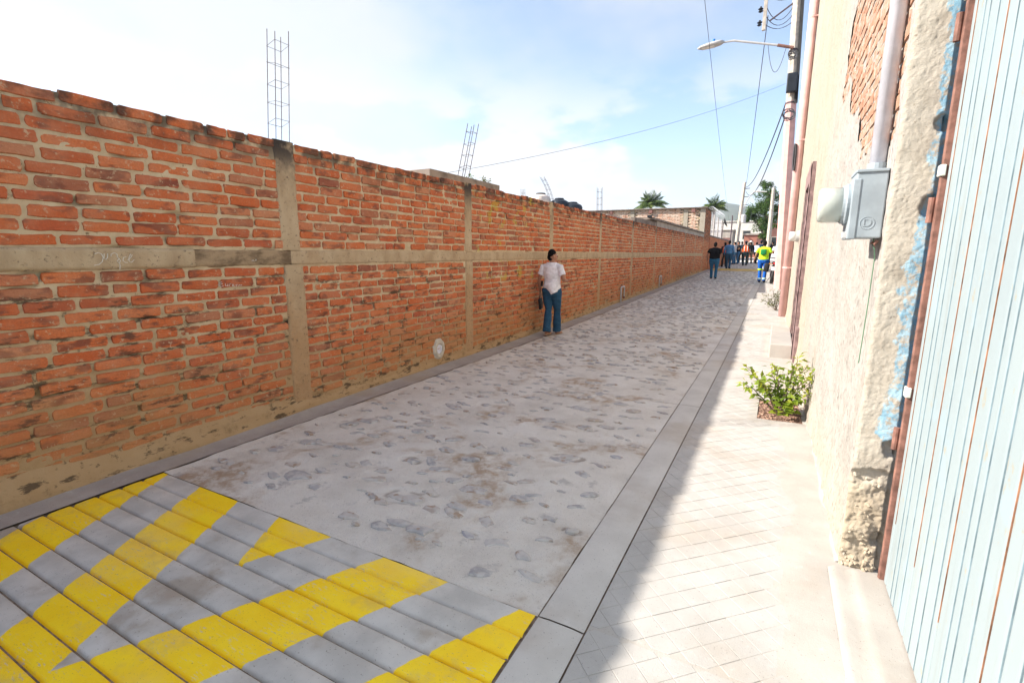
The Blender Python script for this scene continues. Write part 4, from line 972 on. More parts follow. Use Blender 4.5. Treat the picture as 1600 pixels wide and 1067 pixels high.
b3 = dep(862, 305, 31); b3t = dep(846, 277, 31); rebar('column_rebar', 'rebar cage bending over to the left above the cream tank', (b3.x+.1, b3.y, b3.z-1.2), (b3.x+.1, b3.y, b3t.z), (.11, .1), .012, bend=(b3t.x-b3.x-.1, 0, 0), rings=8, n=14)
b4, b4t = dep(937, 332, 30), dep(937, 294, 30); rebar('column_rebar', 'straight rebar cage standing between the tanks and the palm', (b4.x, b4.y, b4.z-.4), tuple(b4t), (.13, .1), .012, rings=5)
b5, b5t = dep(818, 312, 26), dep(817, 296, 26); rebar('column_rebar', 'short faint rebar stub left of the cream tank', (b5.x, b5.y, b5.z-.4), tuple(b5t), (.08, .08), .010, rings=3)
# roof slab along the farther stretch of wall
sl_ = thing('lean_to_roof', 'concrete roof beam and slab along the far stretch of brick wall', 'roof', (XW-.5, 24, 2.4))
m = MB(); m.bbox(XW-.16, XW+.015, 17.92, 30.4, ZTOP-.012, 2.60, .008); m.build('beam', MT['concrete'], sl_)
m = MB(); m.bbox(XW-3.4, XW+.10, 17.1, 30.3, 2.60, 2.665, .008); m.build('slab', MT['darkcon'], sl_)
m = MB(); m.bbox(XW-.12, XW+.01, 14.93, 17.9, ZTOP-.012, 2.545, .01); m.build('parapet', MT['darkcon'], sl_)
m = MB(); m.bbox(XW-.12, XW+.02, 17.0, 17.12, 2.665, 2.74, .01); m.build('end_block', MT['tankblack'], sl_)
m = MB(); m.tube([(XW-3.3, 17.3, .1), (XW-3.3, 17.3, 2.62)], .06, 8); m.tube([(XW-3.3, 30.1, .3), (XW-3.3, 30.1, 2.62)], .06, 8); m.build('post', MT['steelrod'], sl_)
# tall brick building closing the lot, gable end lit by the sun
bb = thing('brick_building', 'tall brick building with sunlit pale end wall and roof slab past the wall', 'building', (-7.5, 32, .5))
ZR = 4.02; BYa, BYb = 30.42, 33.3; BXa = -12.6
m = MB(); m.box(BXa+.03, XW-.03, BYa+.03, BYb-.03, .3, ZR); m.build('core', MT['mortar'], bb)
g_ = G('sun_painted_brick'); r__ = g_.rnd()  # whitish mortar smears, and brick paled to put the gable's sunlight into its colour
c__ = g_.mix(g_.rng(g_.noise(6, 5), .35, .62), g_.ramp(r__, [(0, (.50, .26, .18)), (.5, (.58, .33, .23)), (1, (.62, .42, .31))]), (.66, .54, .44)); MT['sunpaintbrick'] = g_.out(c__, .95, g_.bump(g_.noise(30, 5), .4, .008), spec=.1)
fb = MB(); fs_ = MB(); zc = .55; i = 0
while zc < ZR-.05:
    x = BXa+(.14 if i % 2 else 0)
    while x < XW-.05:
        e = min(x+.27, XW-.01)
        if not any(abs((x+e)/2-q) < .26 for q in (XW-.12, XW-1.05, -8.0)): fb.add([Vector(p) for p in ((x, BYa+.02, zc-.031), (e, BYa+.02, zc-.031), (e, BYa+.02, zc+.031), (x, BYa+.02, zc+.031), (x+.008, BYa+.012, zc-.026), (e-.008, BYa+.012, zc-.026), (e-.008, BYa+.012, zc+.026), (x+.008, BYa+.012, zc+.026))], [(4, 5, 6, 7), (0, 1, 5, 4), (1, 2, 6, 5), (2, 3, 7, 6), (3, 0, 4, 7)], random.random())
        x += .29
    y = BYa+.15+(.14 if i % 2 else 0)
    while y < BYb-.05:
        e = min(y+.27, BYb-.01); fs_.add([(XW-.02, y, zc-.031), (XW-.02, e, zc-.031), (XW-.02, e, zc+.031), (XW-.02, y, zc+.031), (XW-.01, y+.008, zc-.026), (XW-.01, e-.008, zc-.026), (XW-.01, e-.008, zc+.026), (XW-.01, y+.008, zc+.026)], [(4, 5, 6, 7), (0, 1, 5, 4), (1, 2, 6, 5), (2, 3, 7, 6), (3, 0, 4, 7)], random.random()); y += .29
    zc += .083; i += 1
tag(fb.build('gable_bricks', MT['sunpaintbrick'], bb), kind='stuff'); tag(fs_.build('street_bricks', MT['brick'], bb), kind='stuff')
for xc, w_ in ((XW-.13, .15), (XW-1.05, .13), (-8.0, .13)):
    m = MB(); m.box(xc-w_, xc+w_-.02, BYa-.004, BYa+.05, .3, ZR); m.build('column', MT['plaster'], bb)
m = MB(); m.bbox(BXa-.1, XW+.10, BYa-.16, BYb+.1, ZR, ZR+.06, .01); m.build('roof_slab', MT['darkcon'], bb)
for k in range(4):
    m = MB(); m.bbox(-11.8+2.4*k, -11.6+2.4*k, BYa-.13, BYa-.02, ZR-.22, ZR-.02, .01); m.build('purlin_end', MT['housedark'], bb)
# lower wall beyond, with mesh fence and razor wire
fw = thing('far_brick_wall', 'low orange brick wall beyond the tall brick building', 'wall', (XW, 39, .6))
m = MB(); m.box(XW-.15, XW, BYb+.01, 47, .3, 2.52); m.build('wall', MT['orange_wall'], fw); m = MB(); m.bbox(XW-.17, XW+.02, BYb+.02, 47, 2.52, 2.62, .01); m.build('coping', MT['darkcon'], fw)
fe = thing('mesh_fence', 'pale wire mesh fence with razor wire coil on the far low wall', 'fence', (XW-.1, 36, 2.62))
for y in (33.6, 35.6, 38.0, 40.5):
    m = MB(); m.tube([(XW-.08, y, 2.60), (XW-.08, y, 4.0)], .045, 6); m.build('post', MT['concrete'], fe)
m = MB()
for k in range(35): y = 33.6+k*.2; m.tube([(XW-.08, y, 2.62), (XW-.08, y, 3.9)], .004, 4)
for k in range(7): z = 2.65+k*.2; m.tube([(XW-.08, 33.6, z), (XW-.08, 40.5, z)], .004, 4)
m.build('mesh', MT['conduit'], fe)
m = MB(); m.tube([(XW-.08+.22*math.cos(a), 33.6+a*.09, 4.15+.22*math.sin(a)) for a in np.linspace(0, 75, 600)], .006, 4); m.build('razor_coil', MT['conduit'], fe)

# ---- far end of the street
def simple_house(name, label, x0, x1, y0, y1, z1, mat, roof, wins=(), door_=None, roofm='darkcon'):
    t = thing(name, label, 'house', ((x0+x1)/2, (y0+y1)/2, gz(y0)))
    m = MB(); m.box(x0, x1, y0, y1, gz(y0)-.3, z1); m.build('wall', MT[mat], t)
    m = MB(); m.bbox(x0-.12, x1+.12, y0-.15, y1+.1, z1, z1+roof, .02); m.build('roof', MT[roofm], t)
    for (a, b, c, d) in wins:
        m = MB(); m.box(a, b, y0-.02, y0+.02, c, d); w_ = m.build('window', MT['concrete'], t)
        m = MB(); m.box(a+.08, b-.08, y0-.028, y0-.021, c+.08, d-.08); m.build('pane', MT['darkglass'], w_)
    if door_: m = MB(); m.box(door_[0], door_[1], y0-.03, y0+.02, gz(y0), gz(y0)+2.1); m.build('door', MT['housedark'], t)
    return t
simple_house('white_house', 'white two storey house far behind the crowd', -9.5, -2.3, 75, 82, 5.75, 'housewhite', .12, ((-6.6, -5.6, 3.4, 4.6), (-4.6, -3.6, 3.4, 4.6), (-8.4, -7.4, 3.4, 4.6)), (-6, -5), 'housewhite')
simple_house('grey_house', 'pale grey low house left of the leaning pole', -8.6, -4.05, 52, 58, 3.7, 'concrete', .12, ((-6.3, -5.3, 2.1, 3.1),), (-4.9, -4.2), 'housewhite')
simple_house('terracotta_house', 'terracotta house with grey roof at the end of the street', -3.6, -1.6, 62, 68, 3.55, 'housered', .18, ((-3.2, -2.6, 1.9, 2.8),), (-2.3, -1.8), 'concrete')
simple_house('maroon_house', 'dark maroon house under the big tree at street end', -1.3, 3.5, 60, 67, 4.5, 'housedark', .15, ((-.9, -.2, 2.2, 3.3),), (.2, .9), 'housered')
simple_house('row_house', 'long low house on the right beyond the lamp pole', .75, 5.5, 14.2, 44, 3.4, 'plaster', .12, (), None, 'concrete')
# leaning pole and far street lamp
t = thing('utility_pole', 'leaning grey utility pole far down the street', 'utility pole', tuple(LP)); m = MB(); m.tube([LP-Vector((0, 0, .2)), LP.lerp(LPT, .5), LPT], [.17, .15, .11], 8); m.build('shaft', MT['polecon'], t)
m = MB(); q = LP.lerp(LPT, .55); m.lathe([(.05, -.35), (.2, -.33), (.2, .3), (.08, .36)], 12, Matrix.Translation(q+Vector((.28, -.1, 0)))); m.build('transformer', MT['lampgrey'], t)
m = MB()
for k in range(3): z = .72+.1*k; q = LP.lerp(LPT, z); m.tube([q-Vector((.05, 0, 0)), q+Vector((.45, 0, .03))], .03, 5)
m.build('crossarm', MT['steelrod'], t)
m = MB(); q = LP.lerp(LPT, .62); e_ = onY(1178, 300, 45.8); m.tube([q, q.lerp(e_, .6)+Vector((0, 0, .2)), e_], .035, 6); m.build('lamp_arm', MT['lampgrey'], t)
m = MB(); m.tube([e_, e_+Vector((.25, 0, .02)), e_+Vector((.95, 0, -.04))], [(.07, .05), (.15, .08), (.06, .03)], 10, ref=Vector((0, 1, 0))); m.build('lamp_head', MT['white'], t)
P2, P2T = Vector((-.82, 45, gz(45))), onY(1209, 294, 45)
t = thing('utility_pole', 'pale concrete pole standing in front of the big tree', 'utility pole', tuple(P2)); m = MB(); m.tube([P2-Vector((0, 0, .1)), P2T], [.19, .12], 8); m.build('shaft', MT['polecon'], t)
m = MB(); q = P2.lerp(P2T, .93); m.tube([q-Vector((.3, 0, 0)), q+Vector((.3, 0, 0))], .04, 5); m.build('crossarm', MT['steelrod'], t)
t = thing('sign_pole', 'thin dark pole with a round hoop beside the far low wall', 'pole', (XW+.2, 45.5, gz(45.5))); m = MB(); m.tube([(XW+.2, 45.5, gz(45.5)), (XW+.2, 45.5, 4.6)], .05, 6); m.build('shaft', MT['steelrod'], t)
q = onY(1131, 348, 41); t = thing('satellite_dish', 'small dark dish on a bracket above the far low wall', 'dish', (XW-.05, 41, 2.62))
m = MB(); m.tube([(XW-.07, 41, 2.6), (XW-.02, 41, q.z), tuple(q)], .03, 6); m.build('bracket', MT['steelrod'], t)
m = MB(); m.lathe([(.02, 0), (.2, .04), (.36, .13), (.37, .14), (.35, .12), (.2, .06)], 18, Matrix.Translation(q) @ Matrix.Rotation(R(70), 4, 'Y')); m.build('dish', MT['black'], t)
# trees
tb = onY(1193, 380, 55); tree('broad_tree', 'big green tree rising behind the far lamp pole', (tb.x, 55, gz(55)), 8.0,
     [((.1, 0, 7.0), (.65, .6, 1.0)), ((-.1, 0, 5.9), (1.0, 1, .9)), ((.7, 0, 5.2), (1.0, 1, 1.0)), ((-1.0, .3, 4.9), (.8, .9, .9)), ((.2, -.4, 4.4), (1.2, 1, .9)), ((-.5, 0, 3.6), (1.1, 1, .9)), ((.9, .2, 3.7), (.9, 1, .9)), ((.1, 0, 2.7), (1.0, 1, .7)), ((1.25, 0, 4.6), (.6, .7, .6)), ((-1.4, 0, 4.3), (.5, .6, .5))], 15000, .17, 'leaf_tree', 21, .2)
for k, (x, y, Y, lab) in enumerate(((1155, 345, 85, 'pale tree crown behind the white house'), (1100, 352, 70, 'dark bush behind the mesh fence'),)):
    p = onY(x, y, Y); tree('street_tree', lab, (p.x, Y, gz(Y)), p.z-gz(Y)+.4, [((0, 0, p.z-gz(Y)-.8), (1.2, 1, .9)), ((.8, 0, p.z-gz(Y)-1.6), (1.0, 1, .9)), ((-.9, 0, p.z-gz(Y)-1.5), (1, 1, .8))], 4000, .2, 'leaf_tree', 40+k)
p = dep(1017, 320, 52); palm('palm_tree', 'feathery palm crown above the sunlit brick gable', (p.x, p.y, .9), tuple(p), 46, 2.3, 5, 'palms behind the brick building')
p = dep(1116, 324, 56); palm('palm_tree', 'yellow green palm just behind the brick building corner', (p.x, p.y, .9), tuple(p), 46, 2.1, 8, 'palms behind the brick building')
p = dep(985, 331, 48); tree('street_tree', 'grey green tree top left of the palm over the gable', (p.x, p.y, .7), p.z-.5, [((0, 0, p.z-1.0), (1.0, 1, .5)), ((-.9, 0, p.z-1.5), (.9, 1, .5))], 2500, .14, 'leaf_dry', 61)
# distant hill
hp = onY(1140, 320, 1500)
def hill(u, v):
    x = -1500+u*3000; ridge = math.exp(-((x-(hp.x-10))/190)**2)*(hp.z-12)+22*(1+nz(x, 3, 0, .004))+10*nz(x, 7, 0, .012)
    return (x, 1500+500*(v-.5)*2, -2+max(0, ridge+14*nz(x, v*500, 4, .01)*min(1, v*3))*math.sin(math.pi*min(1, max(0, v)))**.8)
hm = gridmesh(span(0, 1, .008), span(0, 1, .05), hill)
tag(hm.build('hill', plain('scrub_hillside', (.085, .10, .055), .95, .3, .02, .5), smooth=True), kind='structure')

# ================================================================== PEOPLE
TS = bpy.data.scenes.new('workbench')
def fuse(m, voxel, name, mat, parent, loc, rotz, scale, wr=0., smooth=5):
    me = m.mesh('tmp'); o = bpy.data.objects.new('tmp', me); TS.collection.objects.link(o)
    a = o.modifiers.new('r', 'REMESH'); a.mode = 'VOXEL'; a.voxel_size = voxel
    b = o.modifiers.new('s', 'SMOOTH'); b.factor = .5; b.iterations = smooth
    vl = TS.view_layers[0]; vl.update()
    out = bpy.data.meshes.new_from_object(o.evaluated_get(vl.depsgraph)); bpy.data.objects.remove(o)
    out.name = name
    if wr:
        k = len(out.vertices); co = np.empty(k*3, np.float32); no = np.empty(k*3, np.float32)
        out.vertices.foreach_get('co', co); out.vertices.foreach_get('normal', no); co = co.reshape(-1, 3); no = no.reshape(-1, 3)
        x, y, z = co.T; f = .5*np.sin(11*x+9*z+2.5*np.sin(7*y+13*z))+.5*np.sin(23*z-14*x+3*np.sin(9*x+5*y))+.4*np.sin(47*z+31*x+2*np.sin(19*y+17*z))
        out.vertices.foreach_set('co', (co+no*(wr*.7*f)[:, None]).ravel())
    out.transform(Matrix.Rotation(rotz, 4, 'Z') @ Matrix.Scale(scale, 4))
    out.polygons.foreach_set('use_smooth', [True]*len(out.polygons))
    return link(name, out, mat, parent, loc)
def hand(m, w, d, side, fine=True, curl=.5):
    """palm, four unequal bent fingers and a thumb leaving the side of the palm; d points along the hand"""
    d = d.normalized(); f = Vector((0, 1, 0)); f = (f-d*f.dot(d)).normalized(); inn = d.cross(f)*side*-1
    if inn.x*side > 0: inn = -inn
    m.tube([w-d*.02, w+d*.03, w+d*.085], [(.028, .018), (.038, .015), (.036, .014)], 10, ref=f)
    for i, l in enumerate((.068, .078, .073, .056)):
        b = w+d*.08+f*(.028-.0185*i); k = b+d*l*.5+inn*.01*curl; e = k+(d*(1-.5*curl)+inn*curl).normalized()*l*.55
        m.tube([b-d*.015, b, k, e], [.0085, .009, .0085, .0065], 8)
    b = w+d*.025+f*.034; m.tube([b-f*.012, b+f*.016+d*.022, b+f*.022+d*.05+inn*.01], [.012, .0105, .0075], 8)
def person(label, loc, rotz, H_=1.7, wd=1.0, fine=False, shirt=('white_cotton', (.7, .7, .7)), sleeve='short', trouser=('blue_denim', (.04, .10, .2)), shoe=('dark_leather', (.02, .02, .022)), feet=(.12, -.12), arms=None, vest=None,
           head_turn=0., skin_='skin', hair=True, cap=None, flare=1.0, belly=1.0, hips=1.0, hemcut=None, sandals=False, long_hair=False, stance=.095, pack=None, bands=None, group='people in the street'):
    z0 = loc[2]; t = thing('person', label, 'person', loc, group); sc = H_/1.7; vx = .0065 if fine else .013; w = wd
    hipz, kz = .90, .49
    L = {}
    for s, fy in ((-1, feet[0]), (1, feet[1])):
        hip = Vector((s*.092*w, 0, hipz)); ank = Vector((s*stance, fy, .085+max(0, -fy)*.22)); knee = hip.lerp(ank, .49)+Vector((s*(.008 if stance > .05 else -.006), .035+.05*abs(fy), .01))
        L[s] = (hip, knee, ank)
    A = {}
    for s in (-1, 1):
        sh_ = Vector((s*.178*w, -.01, 1.385))
        el, wr_ = (arms or {}).get(s, (Vector((s*.235*w, -.03, 1.11)), Vector((s*.25*w, .06, .87))))
        A[s] = (sh_, Vector(el), Vector(wr_))
    ct, st_ = math.cos(head_turn), math.sin(head_turn)
    hd = lambda x, y, z: Vector((x*ct-y*st_, x*st_+y*ct+.012, z))
    b = MB()                                                   # the whole body, one surface
    b.tube([(0, 0, .84), (0, 0, .95), (0, .01, 1.08), (0, .0, 1.24), (0, -.01, 1.36), (0, -.008, 1.43)], [(.155*w*hips, .11), (.16*w*hips, .115), (.135*w*belly, .1*belly), (.15*w, .105), (.15*w, .09), (.06, .06)], 14)
    b.tube([(0, -.008, 1.40), (0, .006, 1.50), (0, .012, 1.55)], [.058, .052, .05], 10)
    b.ball(hd(0, 0, 1.60), (.074, .094, .105), 16, 12); b.ball(hd(0, .035, 1.545), (.055, .062, .055), 12, 8)
    b.tube([hd(0, .085, 1.61), hd(0, .108, 1.575), hd(0, .09, 1.565)], [.009, .014, .012], 8)
    for s in (-1, 1): b.ball(hd(s*.078, -.005, 1.585), (.011, .02, .03), 8, 6); b.ball(hd(s*.03, .078, 1.62), (.022, .014, .008), 8, 6)
    b.tube([hd(-.022, .088, 1.535), hd(0, .097, 1.537), hd(.022, .088, 1.535)], [.006, .009, .006], 8)
    for s in (-1, 1):
        sh_, el, wr_ = A[s]; b.tube([sh_+Vector((-s*.03, 0, 0)), sh_, sh_.lerp(el, .5), el], [.05, .052, .045, .037], 10); b.tube([el, el.lerp(wr_, .35), wr_], [.037, .038, .025], 10)
        hand(b, wr_, (wr_-el), s, fine)
        hip, kn, an = L[s]; b.tube([hip+Vector((0, 0, .03)), hip.lerp(kn, .4), kn], [.083*w, .073*w, .05], 12); b.tube([kn, kn.lerp(an, .35), an], [.05, .052, .034], 10)
        b.tube([an+Vector((0, -.045, -.04)), an+Vector((0, .03, -.045)), an+Vector((s*.012, .15, -.062))], [(.034, .035), (.042, .035), (.036, .018)], 10)
    fuse(b, vx, 'body', MT[skin_], t, loc, rotz, sc, 0, 4)
    for s in (-1, 1):
        m = MB(); m.ball((0, 0, 0), .0105, 8, 6); c = Matrix.Rotation(rotz, 4, 'Z') @ (hd(s*.03, .079, 1.603)*sc); e = m.mesh('eye'); link('eye', e, MT['white'], t, Vector(loc)+c)
    m = MB()                                                   # trousers
    m.tube([(0, 0, .80), (0, -.005, .9), (0, 0, 1.0), (0, .0, 1.045)], [(.145*w*hips, .12*hips), (.175*w*hips, .135*hips), (.165*w*belly, .125*belly), (.155*w*belly, .12*belly)], 16)
    for s in (-1, 1): m.ball((s*.07*w*hips, -.06, .885), (.085*w*hips, .075*hips, .09), 12, 8)
    for s in (-1, 1):
        hip, kn, an = L[s]; lo = an+Vector((0, -.01, -.025))
        m.tube([hip+Vector((0, 0, .05)), hip.lerp(kn, .35), kn, kn.lerp(lo, .5), lo], [.105*w*hips, .098*w*hips, .068, .066*flare, .068*flare], 14)
    tr = fuse(m, vx, 'trousers', cloth(*trouser), t, loc, rotz, sc, .0055)
    if bands:
        for s in (-1, 1):
            for f_, col in bands:
                hip, kn, an = L[s]; c = hip.lerp(kn, f_*2) if f_ < .5 else kn.lerp(an, f_*2-1); d = ((kn-hip) if f_ < .5 else (an-kn)).normalized(); q = MB(); q.tube([c-d*.035, c+d*.035], .079 if f_ > .5 else .083, 12)
                q.v = [tuple(Matrix.Rotation(rotz, 4, 'Z') @ (Vector(v)*sc)) for v in q.v]; link('reflective_band', q.mesh('reflective_band', smooth=True), cloth(*col), t, loc)
    m = MB()                                                   # shirt
    hz = 0.93 if hemcut is None else .96
    m.tube([(0, 0, hz), (0, 0, 1.02), (0, .012, 1.12), (0, .0, 1.26), (0, -.012, 1.375), (0, -.012, 1.425), (0, -.006, 1.45)], [(.185*w*hips, .148), (.175*w*belly, .138*belly), (.168*w*belly, .128*belly), (.178*w, .126), (.172*w, .108), (.10*w, .08), (.066, .066)], 18)
    m.tube([A[-1][0]+Vector((.02, 0, -.012)), (-.09*w, -.012, 1.395), (.09*w, -.012, 1.395), A[1][0]+Vector((-.02, 0, -.012))], [.062, .068, .068, .062], 14)
    if hemcut: m.tube([(hemcut*.01, -.01, 1.05), (hemcut*.06, -.012, .94), (hemcut*.105, -.012, .86)], [(.165*w, .148), (.140*w, .156), (.085*w, .146)], 16)
    for s in (-1, 1):
        sh_, el, wr_ = A[s]; p0 = sh_+Vector((-s*.05, 0, -.005))
        if sleeve == 'short': m.tube([p0, sh_+Vector((0, 0, -.01)), sh_.lerp(el, .45), sh_.lerp(el, .66)], [.066, .068, .066, .068], 12)
        else: m.tube([p0, sh_, sh_.lerp(el, .5), el, el.lerp(wr_, .5), wr_], [.066, .066, .058, .052, .047, .038], 12)
    fuse(m, vx, 'shirt', cloth(*shirt), t, loc, rotz, sc, .006)
    if vest:
        m = MB(); m.tube([(0, 0, .98), (0, .01, 1.12), (0, 0, 1.26), (0, -.012, 1.375), (0, -.01, 1.42)], [(.198*w*belly, .157*belly), (.188*w*belly, .148*belly), (.192*w, .142), (.165*w, .120), (.10*w, .09)], 18)
        fuse(m, vx, 'vest', cloth(*vest), t, loc, rotz, sc, .004)
        for x in (-.085, .085):
            q = MB(); q.tube([(x*w, -.165, 1.0), (x*w, -.158, 1.15), (x*w, -.15, 1.28), (x*w*.9, -.118, 1.385)], [(.024, .006)]*4, 8); q.v = [tuple(Matrix.Rotation(rotz, 4, 'Z') @ (Vector(v)*sc)) for v in q.v]
            link('reflective_stripe', q.mesh('s', smooth=True), cloth('reflective_tape', (.75, .72, .68), .5), t, loc)
    if pack:
        q = MB(); q.bbox(-.10*w, .10*w, -.20, -.11, 1.13, 1.36, .03); q.v = [tuple(Matrix.Rotation(rotz, 4, 'Z') @ (Vector(v)*sc)) for v in q.v]; link('back_panel', q.mesh('p', smooth=True), cloth(*pack), t, loc)
    m = MB()                                                   # shoes
    for s in (-1, 1):
        an = L[s][2]; dz = an.z-.085; q = MB()
        if sandals:
            q.tube([an+Vector((0, -.075, -.078)), an+Vector((0, .03, -.078)), an+Vector((s*.015, .18, -.078))], [(.030, .009), (.038, .008), (.040, .008)], 12); q.tube([an+Vector((-.045, .09, -.07)), an+Vector((0, .08, -.02)), an+Vector((.05, .07, -.07))], [.01, .012, .01], 8)
            q.tube([an+Vector((-.036, -.02, -.05)), an+Vector((0, -.06, -.01)), an+Vector((.036, -.02, -.05))], [.007, .008, .007], 8)
        else: q.tube([an+Vector((0, -.07, -.045)), an+Vector((0, -.045, -.035)), an+Vector((0, .04, -.04)), an+Vector((s*.012, .13, -.058)), an+Vector((s*.014, .18, -.066))], [(.030, .03), (.042, .05), (.046, .045), (.046, .027), (.03, .015)], 12)
        q.v = [tuple(Matrix.Rotation(rotz, 4, 'Z') @ (Vector(v)*sc)) for v in q.v]; link('sandal' if sandals else 'shoe', q.mesh('shoe', smooth=True), cloth(*shoe), t, loc)
    if hair:
        m = MB(); m.ball(hd(0, -.016, 1.624), (.083, .098, .098), 16, 12); m.ball(hd(0, -.040, 1.572), (.073, .064, .085), 14, 10)
        if long_hair: m.tube([hd(0, -.05, 1.6), hd(0, -.085, 1.5), hd(0, -.10, 1.38)], [(.07, .045), (.075, .04), (.05, .025)], 12)
        h_ = fuse(m, vx, 'hair', MT['hair'], t, loc, rotz, sc, .004, 3)
    if cap:
        m = MB(); m.lathe([(.098, 0), (.099, .03), (.092, .07), (.065, .105), (.02, .118)], 18, Matrix.Translation(hd(0, -.005, 1.635)) @ Matrix.Diagonal((1, 1.12, 1, 1))); m.tube([hd(0, .08, 1.645), hd(0, .17, 1.632)], [(.075, .006), (.05, .004)], 12)
        m.v = [tuple(Matrix.Rotation(rotz, 4, 'Z') @ (Vector(v)*sc)) for v in m.v]; link('cap', m.mesh('cap', smooth=True), cloth(*cap), t, loc)
    return t
V = Vector
WY, WX = 8.15, -3.535
wl = (WX, WY, gz(WY)+.006)
wrot = -.10
person('woman in white t-shirt and flared jeans walking away along the brick wall', wl, wrot, 1.52, 1.03, True, ('white_tshirt', (.80, .79, .82)), 'short', ('dark_blue_denim', (.030, .085, .15)), ('tan_sandal', (.50, .33, .22)), (-.10, .20),
       {-1: (V((-.27, -.04, 1.12)), V((-.285, .03, .86))), 1: (V((.28, -.03, 1.13)), V((.235, .19, 1.10)))}, None, -.75, 'skin', True, None, 1.22, .98, 1.08, 1.0, True, False, .035)
wt = bpy.data.objects['person']
hw = Matrix.Rotation(wrot, 4, 'Z') @ (V((-.285, .05, .75))*(1.52/1.7))
ps = thing('purse', 'black purse hanging from the walking woman\'s left hand', 'purse', tuple(V(wl)+hw-V((0, 0, .14))))
m = MB(); c = V(wl)+hw; Mp = Matrix.Translation(c-V((0, 0, .10))) @ Matrix.Rotation(.25, 4, 'X')
m.bbox(-.025, .025, -.06, .06, -.12, .09, .02, Mp); m.build('pouch', MT['black'], ps, smooth=True)
m = MB(); m.tube([Mp @ V((0, -.045, .085)), Mp @ V((0, -.03, .13)), Mp @ V((0, .03, .13)), Mp @ V((0, .045, .085))], .006, 6); m.build('strap', MT['black'], ps)
ph = thing('mobile_phone', 'black phone tucked in the back pocket of the woman\'s jeans', 'phone', tuple(V(wl)+Matrix.Rotation(wrot, 4, 'Z') @ V((-.13, -.135, .915))))
m = MB(); Mq = Matrix.Translation(V(wl)+Matrix.Rotation(wrot, 4, 'Z') @ V((-.135, -.118, .935))) @ Matrix.Rotation(wrot-.5, 4, 'Z') @ Matrix.Rotation(-.12, 4, 'X'); m.bbox(-.032, .032, -.006, .006, -.05, .05, .004, Mq); m.build('case', MT['black'], ph)
def gp(x, y):
    r = ray(x, y); zz = 0
    for _ in range(60): tt = (zz-EYE)/r.z; zz = .5*zz+.5*gz(r.y*tt)
    p = r*tt; return (p.x, p.y, gz(p.y)+.005)
jean = ('mid_blue_denim', (.05, .14, .27))
person('heavy man in black t-shirt and jeans walking up the lane', gp(1114, 436), .05, 1.66, 1.22, False, ('black_tshirt', (.010, .010, .012)), 'short', ('teal_blue_denim', (.035, .13, .23)), feet=(.10, -.06), belly=1.12,
       arms={-1: (V((-.32, -.05, 1.12)), V((-.33, .03, .88))), 1: (V((.31, -.03, 1.12)), V((.29, .12, .92)))})
person('man in blue long sleeved shirt and jeans seen from behind', gp(1137, 420.5), -.1, 1.76, 1.12, False, ('sky_blue_shirt', (.085, .23, .44)), 'long', ('deep_blue_denim', (.03, .085, .17)), feet=(.10, -.10))
person('person in orange vest half hidden by the blue shirted man', gp(1130.5, 417.5), .3, 1.66, 1.0, False, ('dark_sweater', (.02, .02, .025)), 'long', ('black_trousers', (.012, .012, .015)), vest=('orange_vest', (.80, .13, .03)), long_hair=True)
person('man in pale grey shirt with folded arms near the wall', gp(1146, 413), 1.2, 1.68, 1.05, False, ('pale_grey_shirt', (.45, .45, .47)), 'short', jean, feet=(.03, -.03), arms={-1: (V((-.24, .02, 1.13)), V((.04, .2, 1.12))), 1: (V((.24, .02, 1.13)), V((-.04, .22, 1.15)))})
person('man in black t-shirt with folded arms beside the pale grey shirt', gp(1152, 412.5), 1.9, 1.72, 1.05, False, ('black_tshirt', (.010, .010, .012)), 'short', jean, feet=(.03, -.03), arms={-1: (V((-.24, .02, 1.13)), V((.04, .2, 1.12))), 1: (V((.24, .02, 1.13)), V((-.04, .22, 1.15)))})
person('worker in orange vest with pale stripes and dark trousers', gp(1163, 415.5), .1, 1.72, 1.12, False, ('charcoal_shirt', (.03, .035, .04)), 'short', ('charcoal_trousers', (.022, .04, .045)), vest=('orange_vest', (.80, .13, .03)), cap=('navy_cap', (.01, .015, .03)))
person('person in dark jacket standing behind the orange vest', gp(1170.5, 412.5), .4, 1.74, 1.05, False, ('dark_jacket', (.015, .018, .022)), 'long', ('khaki_trousers', (.16, .13, .09)), cap=('white_cap', (.6, .58, .56)))
person('man in pale blue shirt and black trousers leaning in', gp(1180, 412), -.5, 1.66, 1.08, False, ('pale_blue_shirt', (.40, .46, .62)), 'long', ('black_trousers', (.012, .012, .015)))
for k, (x, y, lab, col, h) in enumerate(((1187, 410, 'person in navy cap and jacket left of the hi-vis officer', ('navy_jacket', (.012, .03, .06)), 1.78), (1193, 410, 'person in black behind the hi-vis officer', ('black_tshirt', (.010, .010, .012)), 1.76), (1199, 411, 'person in dark grey right behind the hi-vis officer', ('dark_jacket', (.015, .018, .022)), 1.8), (1157, 411, 'person in dark navy at the back of the crowd', ('navy_jacket', (.012, .03, .06)), 1.72), (1205, 412, 'person in black nearest the far maroon house', ('black_tshirt', (.010, .010, .012)), 1.72))):
    person(lab, gp(x, y), .3*k-.5, h, 1.08, False, col, 'long', ('black_trousers', (.012, .012, .015)), cap=('navy_cap', (.01, .015, .03)) if k in (0, 2) else None)
